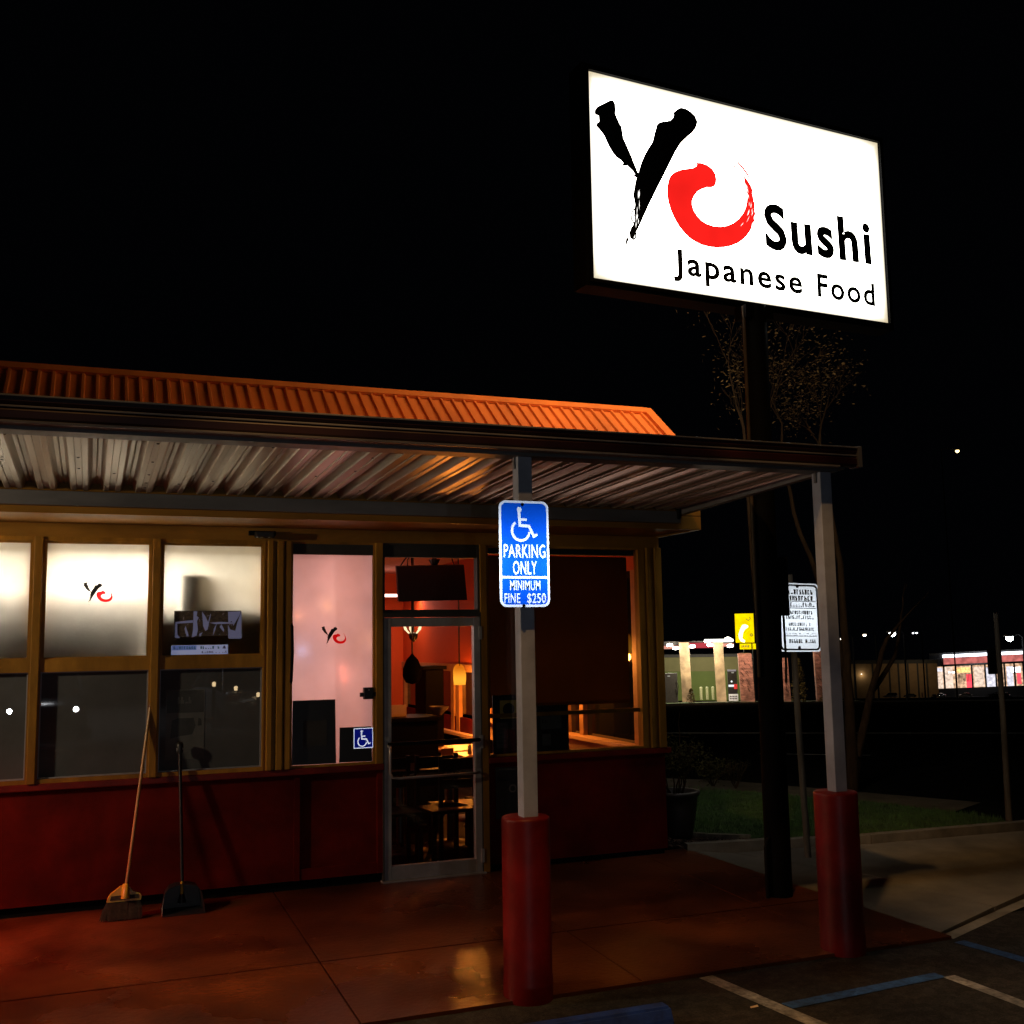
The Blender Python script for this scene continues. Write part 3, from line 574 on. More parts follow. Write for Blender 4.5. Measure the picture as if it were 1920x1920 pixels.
# ================================================================== CANOPY
CN = thing('porch_canopy', 'flat metal porch canopy with dark red gutter on two white posts in red sleeves', 'canopy', (0, -1.85, 0))
CX1 = 4.74
mb = MB(); prof = []; X = -6.2; per = .207
ph = (-.095-.0) % per
X = -6.2+((ph-(-6.2)) % per)
while X < CX1-.12:
    prof += [(X-.052, 0), (X-.022, 0), (X-.017, .007), (X+.017, .007), (X+.022, 0), (X+.052, 0), (X+.060, .010), (X+.078, .050), (X+.098, .050), (X+.1035, .043), (X+.109, .050), (X+.129, .050), (X+.147, .010)]; X += per
ya, yb, za, zb_ = -2.88, -.79, 3.035, 2.985; n = len(prof); vs = []
for t in (0, .0035):
    for (x, h) in prof: vs += [(x, ya, za+h+t), (x, yb, zb_+h+t)]
mb.add(vs, [(2*i, 2*i+2, 2*i+3, 2*i+1) for i in range(n-1)]+[(2*n+2*i, 2*n+2*i+1, 2*n+2*i+3, 2*n+2*i+2) for i in range(n-1)])
mesh_obj('metal_decking', mb, 'deck', CN)
for k in range(46):                        # screws on the underside
    x = rnd.uniform(-1, 4.5); y = rnd.uniform(-2.8, -.9); i = round((x-ph)/per); x = ph+i*per; z = za+(zb_-za)*(y-ya)/(yb-ya)
    mesh_obj('deck_screw', MB().lathe([(.0, -.006), (.007, -.005), (.009, .0)], (x, y, z), 8), 'dark', CN)
yz = lambda u, v, w: (w, u, v)
mb = MB(); mb.prism([(-2.875, 3.03), (-2.925, 3.03), (-2.94, 3.045), (-2.94, 3.082), (-2.928, 3.10), (-2.928, 3.112), (-2.945, 3.128), (-2.945, 3.150), (-2.875, 3.150)], yz, -6.2, CX1); mesh_obj('gutter', mb, 'gutter', CN)
mb = MB(); mb.box(-6.2, CX1, -2.955, -2.870, 3.1502, 3.160, .002); mesh_obj('gutter_lip', mb, 'guttrim', CN)
mb = MB(); mb.box(-6.2, CX1, -2.9405, -2.9295, 3.098, 3.108, .002); mesh_obj('gutter_lip', mb, 'guttrim', CN)
mb = MB(); mb.box(-6.2, CX1-.15, -2.955, -2.872, 3.017, 3.0298, .002); mesh_obj('gutter_lip', mb, 'guttrim', CN)
mb = MB(); mb.box(CX1, CX1+.030, -2.96, -2.86, 3.022, 3.164, .003); mesh_obj('gutter_end_cap', mb, 'greybeam', CN)
mb = MB(); mb.prism([(-2.87, 3.02), (-2.87, 3.155), (-.74, 3.105), (-.74, 2.95)], yz, CX1-.10, CX1-.045); mesh_obj('side_beam', mb, 'greybeam', CN)
mb = MB(); mb.box(-6.2, CX1-.10, -.795, -.738, 2.878, 2.978, .004); mesh_obj('ledger_beam', mb, 'greybeam', CN)
mb = MB(); mb.box(-6.2, CX1-.10, -2.865, -2.72, 3.0, 3.032); mesh_obj('front_beam', mb, 'greybeam', CN)
PX = [2.383, 4.560]; PY = -2.79
for x in (PX[0]-6.5, PX[0]-4.32, *PX) [2:]:
    mb = MB(); h = .045; mb.box(x-h, x+h, PY-h, PY+h, .885, 3.0, .005); p = mesh_obj('post', mb, 'post', CN)
    mb = MB(); mb.lathe([(.0, .905), (.130, .905), (.137, .900), (.139, .892), (.139, .885), (.139, .04), (.142, .02), (.142, -.1)], (x-.017, PY, 0), 40)
    for k in range(9): pass
    mesh_obj('post_sleeve', mb, 'sleeve', CN)
    mb = MB(); mb.box(x-.055, x+.055, PY-.012, PY+.012, 2.93, 3.0); mesh_obj('post_bracket', mb, 'greybeam', p)
# canopy roof skin seen from above
mb = MB(); mb.box(-6.2, CX1-.1, -2.87, -.74, 3.122, 3.128); mesh_obj('canopy_top', mb, 'dark', CN)

# ================================================================== SIGNS
# blue parking sign bolted to the left post
SX0, SX1, SZ0, SZ1, SY = 2.190, 2.503, 2.103, 2.724, -2.895
bs = thing('parking_sign', 'blue and white accessible parking sign with wheelchair symbol, fixed to the left canopy post', 'sign', ((SX0+SX1)/2, SY, SZ0))
def rrect(x0, x1, z0, z1, r, k=6):
    P = []
    for (cx, cz, a) in ((x1-r, z1-r, 0), (x0+r, z1-r, 90), (x0+r, z0+r, 180), (x1-r, z0+r, 270)):
        P += [(cx+r*math.cos(math.radians(a+90*i/k)), cz+r*math.sin(math.radians(a+90*i/k))) for i in range(k+1)]
    return P
hb = HN((2.35, SY, 2.4))
M['rwhite'] = retro('white_reflective_sheeting', (.80, .86, 1.0), hb, .175, .07); M['rblue'] = retro('blue_reflective_sheeting', (.003, .085, .70), hb, .175, .07)
xz = lambda u, v, w: (u, w, v)
mb = MB(); mb.prism(rrect(SX0, SX1, SZ0, SZ1, .042), xz, SY, SY+.004); sp = mesh_obj('sign_plate', mb, 'rwhite', bs)
mb = MB(); i = .014; zd = SZ0+.172
mb.prism([p for p in rrect(SX0+i, SX1-i, SZ0+i, SZ1-i, .032) if p[1] > zd+.04]+[(SX0+i, zd+.007), (SX1-i, zd+.007)], xz, SY-.0015, SY); mesh_obj('sign_field', mb, 'rblue', bs)
mb = MB(); q = rrect(SX0+i, SX1-i, SZ0+i, SZ1-i, .032); mb.prism([p for p in q if p[1] < SZ0+.1]+[(SX1-i, zd-.007), (SX0+i, zd-.007)], xz, SY-.0015, SY); mesh_obj('sign_field', mb, 'rblue', bs)
mesh_obj('wheelchair_symbol', wheelchair(lambda u, v, i: (SX0+.062+u*.180, SY-.0025-.0001*i, SZ1-.238+v*.206)), 'rwhite', bs)
cxs = (SX0+SX1)/2
def bstext(t, z, h, w, x=cxs): mesh_obj('lettering', text_mb(t, lambda u, v: (x+u, SY-.003, z+v), h, w, bold=.012, spacing=1.08, align='CENTER'), 'rwhite', bs)
bstext('PARKING', zd+.116, .080, .262); bstext('ONLY', zd+.018, .080, .150); bstext('MINIMUM', SZ0+.098, .058, .190); bstext('FINE', SZ0+.024, .058, .098, cxs-.082); bstext('$250', SZ0+.024, .058, .118, cxs+.070)
mb = MB()
for z in (SZ1-.022, SZ0+.007): mb.lathe([(.0, .012), (.009, .009), (.011, 0)], (0, 0, 0), 10); mb.v[-30:] = [(cxs-.01+p[0], SY-.002-p[2]*.5, z+p[1]) for p in mb.v[-30:]]
mesh_obj('bolt', mb, 'blackm', bs)
mb = MB(); mb.box(PX[0]-.03, PX[0]+.02, SY+.004, PY-.045, SZ0+.05, SZ0+.09); mb.box(PX[0]-.03, PX[0]+.02, SY+.004, PY-.045, SZ1-.09, SZ1-.05); mesh_obj('mounting_bracket', mb, 'steel', bs)

# white tow-away sign on a weathered wooden post
wx, wy = 5.90, -.62
ws = thing('tow_away_sign', 'white regulation sign full of small black print on a weathered square post', 'sign', (5.92, wy, -.03))
mb = MB(); mb.tube([(5.925, wy+.03, -.1), (5.885, wy+.03, 1.2), (5.865, wy+.03, 2.462)], .030, 6); sp_ = mesh_obj('post', mb, 'timber', ws)
hw = HN((5.9, wy, 2.1)); M['rwhite2'] = retro('white_sign_sheeting', (.78, .80, .82), hw, .20, .10)
A, Bq, Cq, Dq = onY(1465, 1092, wy), onY(1534, 1095, wy), onY(1541, 1222, wy), onY(1461, 1222, wy)
A.x = Dq.x+.018
def wf(u, v, w=0):          # u 0..1 across, v 0..1 up
    b = Dq.lerp(Cq, u); t = A.lerp(Bq, u); p = b.lerp(t, v); p.y = wy-w; return p
def rr01(m, r): return [(x, z) for x, z in rrect(m, 1-m, m*.66, 1-m*.66, r)]
mb = MB(); mb.prism(rr01(0, .085), lambda u, v, w: wf(u, v, w), -.003, 0); mesh_obj('sign_plate', mb, 'rwhite2', ws)
mb = MB(); a = rr01(.030, .075); b = rr01(.068, .06); n = len(a); mb.add([wf(u, v, .001) for u, v in a+b], [(i, (i+1) % n, n+(i+1) % n, n+i) for i in range(n)]); mesh_obj('sign_border', mb, 'ink', ws)
mb = MB()
for (v0, hh, u0, u1) in ((.865, .062, .10, .86), (.775, .060, .14, .86), (.685, .052, .10, .90), (.575, .044, .14, .84), (.505, .044, .18, .84), (.405, .040, .24, .76), (.335, .040, .17, .84), (.155, .046, .24, .86)):
    sub = MB(); hz = hh*.74; glyphs(sub, u0*.44, u1*.44, 0, hz, 0, cw=.50, gap=.20, skip=.05); mb.add([wf(p[0]/.44, v0-.03+p[2]/.63, .0012-p[1]*.2) for p in sub.v], sub.f)
for v0 in (.275, .245):
    sub = MB(); glyphs(sub, .05, .40, 0, .011, 0, cw=.6, gap=.5, skip=.2); mb.add([wf(p[0]/.44, v0-.02+p[2]/.63, .0012) for p in sub.v], sub.f)
for v0 in (.727, .628): mb.add([wf(.10, v0, .0012), wf(.92, v0+.004, .0012), wf(.92, v0+.014, .0012), wf(.10, v0+.010, .0012)], [(0, 1, 2, 3)])
mb.add([wf(.1, .222, .0012), wf(.9, .222, .0012), wf(.9, .228, .0012), wf(.1, .228, .0012)], [(0, 1, 2, 3)])
mesh_obj('small_print', mb, 'ink', ws)
mb = MB()
for v in (.955, .055): p = wf(.47, v, .004); mb.obox(p, (1, 0, 0), (0, 1, 0), (0, 0, 1), .012, .004, .014)
mesh_obj('bolt', mb, 'blackm', ws)

# tall illuminated pole sign
PXs, PYs = 4.935, -1.56
ps = thing('pole_sign', 'big backlit white sushi sign with black Y and red o on a black pole', 'pole sign', (PXs, PYs, zs(PYs)))
d3 = {k: onY(x, y, yy) for k, x, y, yy in (('tl', 1095, 131, -1.63), ('tr', 1641, 268, -1.40), ('br', 1669, 608, -1.40), ('bl', 1115, 524, -1.63))}
ztop = (d3['tl'].z+d3['tr'].z)/2; zbot = (d3['bl'].z+d3['br'].z)/2
axs = Vector(((d3['tr'].x+d3['br'].x-d3['tl'].x-d3['bl'].x)/2, .23, 0)); WS = axs.length; axs.normalize(); nin = Vector((-axs.y, axs.x, 0))   # into the sign
O_ = Vector(((d3['tl'].x+d3['bl'].x)/2, -1.63, zbot)); HS = ztop-zbot
def sf(u, v, d=0): return O_+axs*u+Vector((0, 0, v))-nin*d        # d: out of the front face
def pix2sign(x, y):
    d = ray(x, y); t = (O_-CAM).dot(nin)/d.dot(nin); p = CAM+d*t-O_; return p.dot(axs), p.z
TH = .17
# backlit acrylic: fluorescent tubes behind it, so a little brighter in bands and yellowing at the rim
def acrylic(name, s):
    m, nt, out = new_mat(name); N = nt.nodes; L = nt.links; e = N.new('ShaderNodeEmission'); L.new(e.outputs[0], out.inputs[0])
    tc = N.new('ShaderNodeTexCoord'); n = N.new('ShaderNodeTexNoise'); n.inputs['Scale'].default_value = 1.3; n.inputs['Detail'].default_value = 3
    L.new(tc.outputs['Object'], n.inputs['Vector'])
    at = N.new('ShaderNodeAttribute'); at.attribute_name = 'rim'
    cr = N.new('ShaderNodeValToRGB'); cr.color_ramp.elements[0].color = (1, .80, .42, 1); cr.color_ramp.elements[1].color = (1, .97, .88, 1); cr.color_ramp.elements[1].position = .55
    L.new(at.outputs['Fac'], cr.inputs[0]); L.new(cr.outputs[0], e.inputs[0])
    mr = N.new('ShaderNodeMapRange'); mr.inputs[3].default_value = .72; mr.inputs[4].default_value = s; pw = N.new('ShaderNodeMath'); pw.operation = 'POWER'; pw.inputs[1].default_value = 3.2; L.new(at.outputs['Fac'], pw.inputs[0]); L.new(pw.outputs[0], mr.inputs[0]); L.new(mr.outputs[0], e.inputs[1])
    MATS[name] = m; return m
M['acry'] = acrylic('backlit_acrylic', 10)
def face_panel(d, flip, name, mat):
    nx, nz = 56, 32; vs = [sf(WS*i/nx, HS*j/nz, d) for j in range(nz+1) for i in range(nx+1)]
    mb = MB(); mb.add(vs, [(j*(nx+1)+i, j*(nx+1)+i+1, (j+1)*(nx+1)+i+1, (j+1)*(nx+1)+i) for j in range(nz) for i in range(nx)])
    o = mesh_obj(name, mb, mat, ps)
    at = o.data.attributes.new('rim', 'FLOAT', 'POINT')
    for j in range(nz+1):
        for i in range(nx+1):
            dist = min(WS*i/nx, WS-WS*i/nx, HS*j/nz, HS-HS*j/nz); cor = math.hypot(min(WS*i/nx, WS-WS*i/nx), min(HS*j/nz, HS-HS*j/nz))
            at.data[j*(nx+1)+i].value = min(1, .30+dist/.15)*min(1, .45+cor/.4)
    return o
fp = face_panel(0, False, 'sign_face', 'acry'); face_panel(-TH, True, 'sign_face', 'acry')
mb = MB(); w = .055
def cab(u0, u1, v0, v1, d0, d1): mb.add([sf(u, v, d) for v in (v0, v1) for d in (d0, d1) for u in (u0, u1)], [(0, 2, 3, 1), (4, 5, 7, 6), (0, 1, 5, 4), (2, 6, 7, 3), (0, 4, 6, 2), (1, 3, 7, 5)])
cab(-w, 0, -w, HS+w, .012, -TH-.012); cab(WS, WS+w, -w, HS+w, .012, -TH-.012); cab(0, WS, -w, 0, .012, -TH-.012); cab(0, WS, HS, HS+w, .012, -TH-.012)
mesh_obj('sign_cabinet', mb, 'blackflat', ps)
mb = MB(); e_ = .028
cab(-e_, 0, -e_, HS+e_, .03, .0125); cab(WS, WS+e_, -e_, HS+e_, .03, .0125); cab(0, WS, -e_, 0, .03, .0125); cab(0, WS, HS, HS+e_, .03, .0125)
mesh_obj('sign_retainer', mb, 'blackm', ps)
zoom = lambda u, v: (1060+u/3, 100+v/3)
sfn = lambda u, v: sf(*pix2sign(*zoom(u, v)), .004)
mesh_obj('brush_letter', poly_mb([Yb]+Yd, sfn), 'ink', ps)
M['acred'] = emis('backlit_red_vinyl', (1, .016, .012), 1.0, .12, 2.5)
mesh_obj('brush_letter', poly_mb([Ob]+Od, sfn), 'acred', ps)
M['dry'] = emis('bare_acrylic_between_bristles', (1, .97, .9), 2.5); rs = random.Random(9); P_ = []
for k in range(26):                              # dry brush gaps in the tail of the o and the foot of the Y
    if k < 16:
        a = math.radians(rs.uniform(-38, 42)); r = rs.uniform(188, 222); l = math.radians(rs.uniform(6, 14)); w = rs.uniform(.6, 1.7); c = (835, 850)
        P_.append([(c[0]+r*math.cos(a)*1.03, c[1]+r*math.sin(a)), (c[0]+(r+w)*math.cos(a+l/2)*1.03, c[1]+(r+w)*math.sin(a+l/2)), (c[0]+r*math.cos(a+l)*1.03, c[1]+r*math.sin(a+l)), (c[0]+(r-w)*math.cos(a+l/2)*1.03, c[1]+(r-w)*math.sin(a+l/2))])
    else:
        v = rs.uniform(760, 1000); u = 392+(1000-v)*.05+rs.uniform(0, 14); h = rs.uniform(25, 60); w = rs.uniform(.6, 1.4); P_.append([(u, v), (u+w, v+h*.5), (u-2, v+h), (u-w-1, v+h*.5)])
mesh_obj('brush_gap', poly_mb(P_, lambda u, v: sf(*pix2sign(*zoom(u, v)), .0065)), 'dry', ps)
# lettering set between two baseline pixels
def sign_text(t, p0, p1, ph, mat='ink', bold=.0, spacing=1.):
    a = Vector(pix2sign(*zoom(*p0))); b = Vector(pix2sign(*zoom(*p1))); e = (b-a); wid = e.length; e.normalize(); q = Vector(pix2sign(*zoom(*ph))); n = Vector((-e.y, e.x)); h = abs((q-a).dot(n))
    sl = (q-a).dot(e)/h*0
    mesh_obj('lettering', text_mb(t, lambda u, v: sf(a.x+e.x*u+n.x*v+sl*v, a.y+e.y*u+n.y*v, .004), h, wid, bold, spacing), mat, ps)
M['inkw'] = pbr('dark_brown_vinyl', (.022, .017, .010), .5, var=.1)
sign_text('Sushi', (1126, 1088), (1724, 1180), (1126, 838), 'inkw', .032, 1.14)
sign_text('Japanese', (606, 1232), (1334, 1352), (606, 1092), 'inkw', .025, 1.17)
sign_text('Food', (1418, 1365), (1742, 1420), (1415, 1233), 'inkw', .025, 1.17)
# pole, conduit, electrical box
mb = MB(); z0 = zs(PYs); r = .098
mb.tube([(PXs, PYs, z0-.03), (PXs, PYs, zbot-.05)], r, 24); mesh_obj('pole', mb, 'blackflat', ps)
mb = MB(); mb.box(PXs-.13, PXs+.13, PYs-.08, PYs+.08, zbot-.16, zbot-.055); mesh_obj('pole_head', mb, 'blackflat', ps)
mb = MB(); mb.tube([(PXs-.122, PYs-.035, 1.6), (PXs-.122, PYs-.035, zbot-.06)], .014, 8); mesh_obj('conduit', mb, 'dullpipe', ps)
mb = MB(); mb.box(PXs+.06, PXs+.15, PYs-.09, PYs+.06, 2.07, 2.53, .006); mesh_obj('electrical_box', mb, 'blackm', ps)
mb = MB(); mb.tube([(PXs+.115, PYs-.05, 2.07), (PXs+.120, PYs-.05, 1.75), (PXs+.105, PYs-.06, 1.55)], .009, 8); mesh_obj('conduit', mb, 'dullpipe', ps)
mb = MB(); bx = PXs-.125; mb.tube([(bx, PYs-.03, z0-.02), (bx, PYs-.03, z0+.36), (bx+.012, PYs-.03, z0+.415), (bx+.05, PYs-.03, z0+.445), (bx+.09, PYs-.03, z0+.45)], .017, 10); mesh_obj('bent_conduit', mb, 'blackm', ps)
# ================================================================== LIGHTS AND THINGS INSIDE
# fluorescent fittings over the kitchen, behind the frosted panes
M['tube'] = emis('fluorescent_tube', (1, .92, .78), 60)
def fluo(x0, x1, y, z, label, pw):
    t = thing('fluorescent_light', label, 'ceiling light', ((x0+x1)/2, y, z+.06), 'fluorescent fittings in the kitchen')
    mb = MB(); mb.box(x0, x1, y-.30, y+.30, z+.03, z+.07); mesh_obj('fitting', mb, 'alu', t)
    for dy in (-.2, -.07, .07, .2):
        mb = MB(); mb.tube([(x0+.02, y+dy, z), (x1-.02, y+dy, z)], .014, 8); mesh_obj('tube', mb, 'tube', t)
    l = lamp('fluorescent_output', 'AREA', (0, 0, -.09), pw, (1, .93, .82), (x1-x0, .6)); l.parent = t
fluo(-.30, .66, .62, 2.66, 'fluorescent fitting glowing behind the frosted pane that carries the small logo', 250)
fluo(-2.2, -.75, .62, 2.66, 'fluorescent fitting glowing behind the leftmost frosted pane', 240)
fluo(-3.9, -2.6, .62, 2.66, 'fluorescent fitting above the far left end of the kitchen', 200)
mb = MB(); mb.box(-5.5, .44, .24, .30, 0, 2.41, .01); k1 = solo('pane_shade_panel', mb, 'dark', 'tall dark panel added behind the left frosted panes to shade their lower part', 'cabinet')  # thin panel added to keep the fittings' light off the panes' lower part
mb = MB(); mb.box(.50, 1.30, .10, .30, 0, 2.215, .004); solo('refrigerator', mb, 'dark', 'dark fridge standing right behind the pane with two posters', 'fridge')
mb = MB(); mb.box(.64, .80, .06, .22, 2.22, 2.47, .004); solo('storage_box', mb, 'dark', 'tall box on top of the fridge behind the poster window', 'box')
# assumed porch light, unseen under the canopy left of the frame
mb = MB(); mb.box(-3.7, -3.3, -1.85, -1.55, 2.93, 2.99, .01); tpl = thing('assumed_porch_light', 'assumed square porch light under the canopy left of the frame', 'porch light', (-3.5, -1.7, 2.93)); mesh_obj('housing', mb, 'alu', tpl)
mb = MB(); mb.box(-3.66, -3.34, -1.81, -1.59, 2.90, 2.93, .01); mesh_obj('diffuser', mb, emis('assumed_porch_diffuser', (1, .84, .58), 14), tpl); l = lamp('assumed_porch_output', 'POINT', (0, 0, -.12), 270, (1, .80, .52), .10); l.parent = tpl
# dark boards leaning inside the tall pane and the wide window
def board(x0, x1, z1, y, label, lean=.002):
    mb = MB(); mb.add([(x0, y, .96), (x1, y, .957), (x1-.008, y+lean, z1), (x0+.004, y+lean, z1), (x0, y+.014, .96), (x1, y+.014, .957), (x1-.008, y+lean+.014, z1), (x0+.004, y+lean+.014, z1)], [(0, 1, 2, 3), (4, 7, 6, 5), (0, 4, 5, 1), (1, 5, 6, 2), (2, 6, 7, 3), (3, 7, 4, 0)])
    return mb
t = thing('menu_board', 'large black board standing inside the pink lit pane, bottom left', 'board', (1.69, .05, .95)); mesh_obj('panel', board(1.512, 1.865, 1.462, .006, ''), 'black', t)
mb = MB(); mb.box(1.60, 1.79, .003, .0055, 1.10, 1.30); mesh_obj('label_panel', mb, 'dark', t)
t = thing('menu_board', 'small black board inside the pink lit pane below the wheelchair sticker', 'board', (2.03, .05, .95)); mesh_obj('panel', board(1.892, 2.16, 1.235, .006, ''), 'black', t)
def notice_board(x0, x1, z0, z1, label, papers):
    t = thing('notice_board', label, 'notice board', ((x0+x1)/2, .055, z0)); mb = MB(); mb.box(x0, x1, .045, .06, z0, z1, .004); mesh_obj('panel', mb, 'black', t)
    for (a, b, c, d, m, ink) in papers:
        mb = MB(); mb.box(a, b, .0425, .045, c, d); mesh_obj('notice', mb, m, t)
        mb = MB()
        if ink == 'seal': mb.lathe([(.055, 0), (.0, .001)], (0, 0, 0), 18); mb.v = [((a+b)/2+p[0], .042, (c+d)/2+p[1]) for p in mb.v]
        else:
            z = d-.03
            while z > c+.02: glyphs(mb, a+.015, b-.01, z-.012, .016 if ink == 'small' else .03, .042); z -= .035 if ink == 'small' else .055
        mesh_obj('print', mb, 'ink', t)
notice_board(3.225, 3.60, .955, 1.445, 'black notice board with a yellow sheet and a leaflet in the window by the door', [(3.29, 3.45, 1.245, 1.40, 'ypaper', 'seal'), (3.255, 3.36, 1.0, 1.215, 'paperd', 'small')])
notice_board(3.63, 3.935, .955, 1.345, 'black notice board with a framed price poster behind the left canopy post', [(3.665, 3.865, 1.14, 1.29, 'paperd', 'big'), (3.68, 3.76, 1.0, 1.10, 'paperd', 'small')])
# round emblem plate and notices on the base wall beside the door
mb = MB(); mb.box(3.225, 3.52, -.012, -.001, .42, .845, .002); t = thing('door_notice', 'black notice plate with a pale round emblem on the red wall right of the door', 'notice', (3.37, -.01, .42)); mesh_obj('panel', mb, 'black', t)
mb = MB(); mb.lathe([(.034, 0), (.022, 0)], (0, 0, 0), 20); mb.v = [(3.375+p[0], -.0135, .665+p[1]) for p in mb.v]; mesh_obj('emblem', mb, 'paperd', t)
mb = MB(); glyphs(mb, 3.25, 3.50, .82, .014, -.0125); mesh_obj('print', mb, 'paperd', t)

# pendants in the dining room
def shade_mat():
    m, nt, out = new_mat('amber_glass_shade'); N = nt.nodes; L = nt.links; e = N.new('ShaderNodeEmission'); L.new(e.outputs[0], out.inputs[0])
    tc = N.new('ShaderNodeTexCoord'); vm = N.new('ShaderNodeVectorMath'); vm.operation = 'DISTANCE'; vm.inputs[1].default_value = (0, 0, .055); L.new(tc.outputs['Object'], vm.inputs[0])
    cr = N.new('ShaderNodeValToRGB'); el = cr.color_ramp.elements; el[0].position = .065; el[1].position = .17; el[0].color = (1, .40, .03, 1); el[1].color = (1, .19, .004, 1); L.new(vm.outputs['Value'], cr.inputs[0]); L.new(cr.outputs[0], e.inputs[0])
    mr = N.new('ShaderNodeMapRange'); mr.inputs[1].default_value = .06; mr.inputs[2].default_value = .15; mr.inputs[3].default_value = 1.6; mr.inputs[4].default_value = .8; L.new(vm.outputs['Value'], mr.inputs[0]); L.new(mr.outputs[0], e.inputs[1]); MATS['amber_glass_shade'] = m; return m
M['shade'] = shade_mat(); M['bulb'] = emis('warm_bulb', (1, .70, .28), 9)
def pendant(p, label, lit=True, pw=14, s=1.):
    t = thing('pendant_lamp', label, 'pendant lamp', (p.x, p.y, p.z), 'amber glass pendant lamps in the dining room' if lit else None)
    mb = MB(); mb.lathe([(.068*s, 0), (.075*s, .06*s), (.076*s, .12*s), (.068*s, .17*s), (.045*s, .205*s), (.012, .222*s)], (p.x, p.y, p.z), 24); mesh_obj('lamp_shade', mb, 'shade' if lit else 'black', t)
    mb = MB(); mb.tube([(p.x, p.y, p.z+.22*s), (p.x, p.y, 3.0)], .005, 6); mb.lathe([(.05, 2.99), (.05, 3.015)], (p.x, p.y, 0), 14); mesh_obj('cord', mb, 'black', t)
    if lit:
        mb = MB(); mb.lathe([(.0, .0), (.028, .015), (.034, .05), (.02, .09), (.0, .1)], (p.x, p.y, p.z+.02), 14); mesh_obj('bulb', mb, 'bulb', t)
        l = lamp('pendant_light', 'POINT', (0, 0, -.03), pw*2.4, (1, .27, .035), .05); l.parent = t
    return t
p = onY(862, 1284, 3.4); pendant(p, 'glowing amber glass pendant lamp seen in the glass of the door', pw=26)
pendant(Vector((4.455, 4.6, 1.40)), 'amber pendant lamp added out of sight behind the nearer one for its light', pw=30)  # unseen lamp, kept for the light it throws on the walls
pendant(Vector((4.25, 1.5, 1.75)), 'assumed amber pendant lamp above the bench behind the brown blind', pw=20)  # unseen lamp, assumed, lights the ledge and the blind from inside
# small unlit pendant, dark in front of the red wall
p = onY(773, 1283, 2.6)
t = thing('pendant_lamp', 'unlit dark teardrop pendant lamp in the upper left of the door glass', 'pendant lamp', p); mb = MB()
mb.lathe([(.0, 0), (.07, .02), (.105, .09), (.10, .17), (.065, .26), (.02, .31), (.008, .33)], p, 24); mesh_obj('lamp_shade', mb, 'blackflat', t)
mb = MB(); mb.tube([(p.x, p.y, p.z+.32), (p.x, p.y, 3.0)], .009, 6); mesh_obj('cord', mb, 'black', t)
# five armed ceiling lamp
p = onY(775, 1196, 4.0); t = thing('ceiling_lamp', 'small chandelier of white bulbs at the top left of the door glass', 'chandelier', p)
mb = MB(); mb.lathe([(.012, -.05), (.05, .0), (.06, .05), (.02, .07)], p, 16); mb.tube([(p.x, p.y, p.z+.06), (p.x, p.y, 3.0)], .01, 6); mesh_obj('lamp_body', mb, 'black', t)
M['bulb2'] = emis('white_bulb', (1, .75, .42), 1.6)
for k in range(5):
    a = k*1.257+.3; q = Vector((p.x+.09*math.cos(a), p.y+.09*math.sin(a), p.z+.10)); mb = MB(); mb.tube([p+Vector((0, 0, .03)), (p+q)/2, q], [.012, .01, .012], 6); mb.tube([q, q+Vector((.02*math.cos(a), .02*math.sin(a), .05))], [.018, .014], 8); mesh_obj('bulb', mb, 'bulb2', t)
l = lamp('chandelier_light', 'POINT', (0, 0, .25), 5, (1, .55, .3), .08); l.parent = t
# LED batten turning the back wall pink, and a box added to fill the pane
M['led'] = emis('pink_white_led', (1, .66, .60), 5)
t = thing('led_batten', 'pinkish LED batten hung near the back wall, right of the television', 'ceiling light', (4.3, 7.2, 2.60)); mb = MB(); mb.box(3.95, 4.65, 7.16, 7.24, 2.60, 2.64); mesh_obj('batten', mb, 'led', t)
l = lamp('batten_light', 'AREA', (0, 0, -.02), 11, (1, .42, .30), (.7, .1)); l.parent = t
t = thing('added_light_box', 'pinkish light box added inside to light the tall frosted pane', 'light box', (1.82, 1.25, 1.3)); mb = MB(); mb.box(1.50, 2.14, 1.25, 1.31, 1.3, 2.7); mesh_obj('case', mb, 'black', t); mb = MB(); mb.box(1.52, 2.12, 1.244, 1.25, 1.32, 2.68); mesh_obj('diffuser', mb, 'led', t)  # added source, there only to light the frosted pane from inside
l = lamp('added_light_box_output', 'AREA', (.0, -.02, .7), 11.5, (1, .58, .50), (.6, 1.3), target=(0, -1, .7)); l.parent = t; l.rotation_euler = (math.pi/2, 0, 0)
# small coloured lights close behind the tall frosted pane
def spotlet(x, z, y, col, s, label):
    mb = MB(); mb.lathe([(0, -.012), (.012, 0), (0, .012)], (x, y, z), 10); o = solo('indicator_light', mb, emis('glow_%d' % len(MATS), col, s), label, 'small light', 'small lights behind the frosted pane')
def glow(px, py, y, col, e, label):
    p = onY(px, py, y); spotlet(p.x, p.z, p.y, col, 14, label); l = lamp('indicator_glow', 'POINT', p-Vector((0, .03, 0)), e, col, .012)
glow(610, 1136, .12, (1, .50, .20), .10, 'warm bulb glowing above the logo on the pink pane')
glow(556, 1155, .10, (1, .40, .18), .04, 'warm bulb glowing at the left edge of the pink pane')
glow(562, 1221, .12, (.35, .60, 1), .16, 'bluish lamp glowing at the left edge of the pink pane')
glow(690, 1198, .14, (1, .50, .20), .12, 'warm bulb glowing at the right edge of the pink pane')
glow(640, 1255, .08, (1, .25, .15), .012, 'faint red bulb low in the middle of the pink pane'); glow(643, 1272, .08, (1, .25, .15), .012, 'faint red bulb under another in the middle of the pink pane')
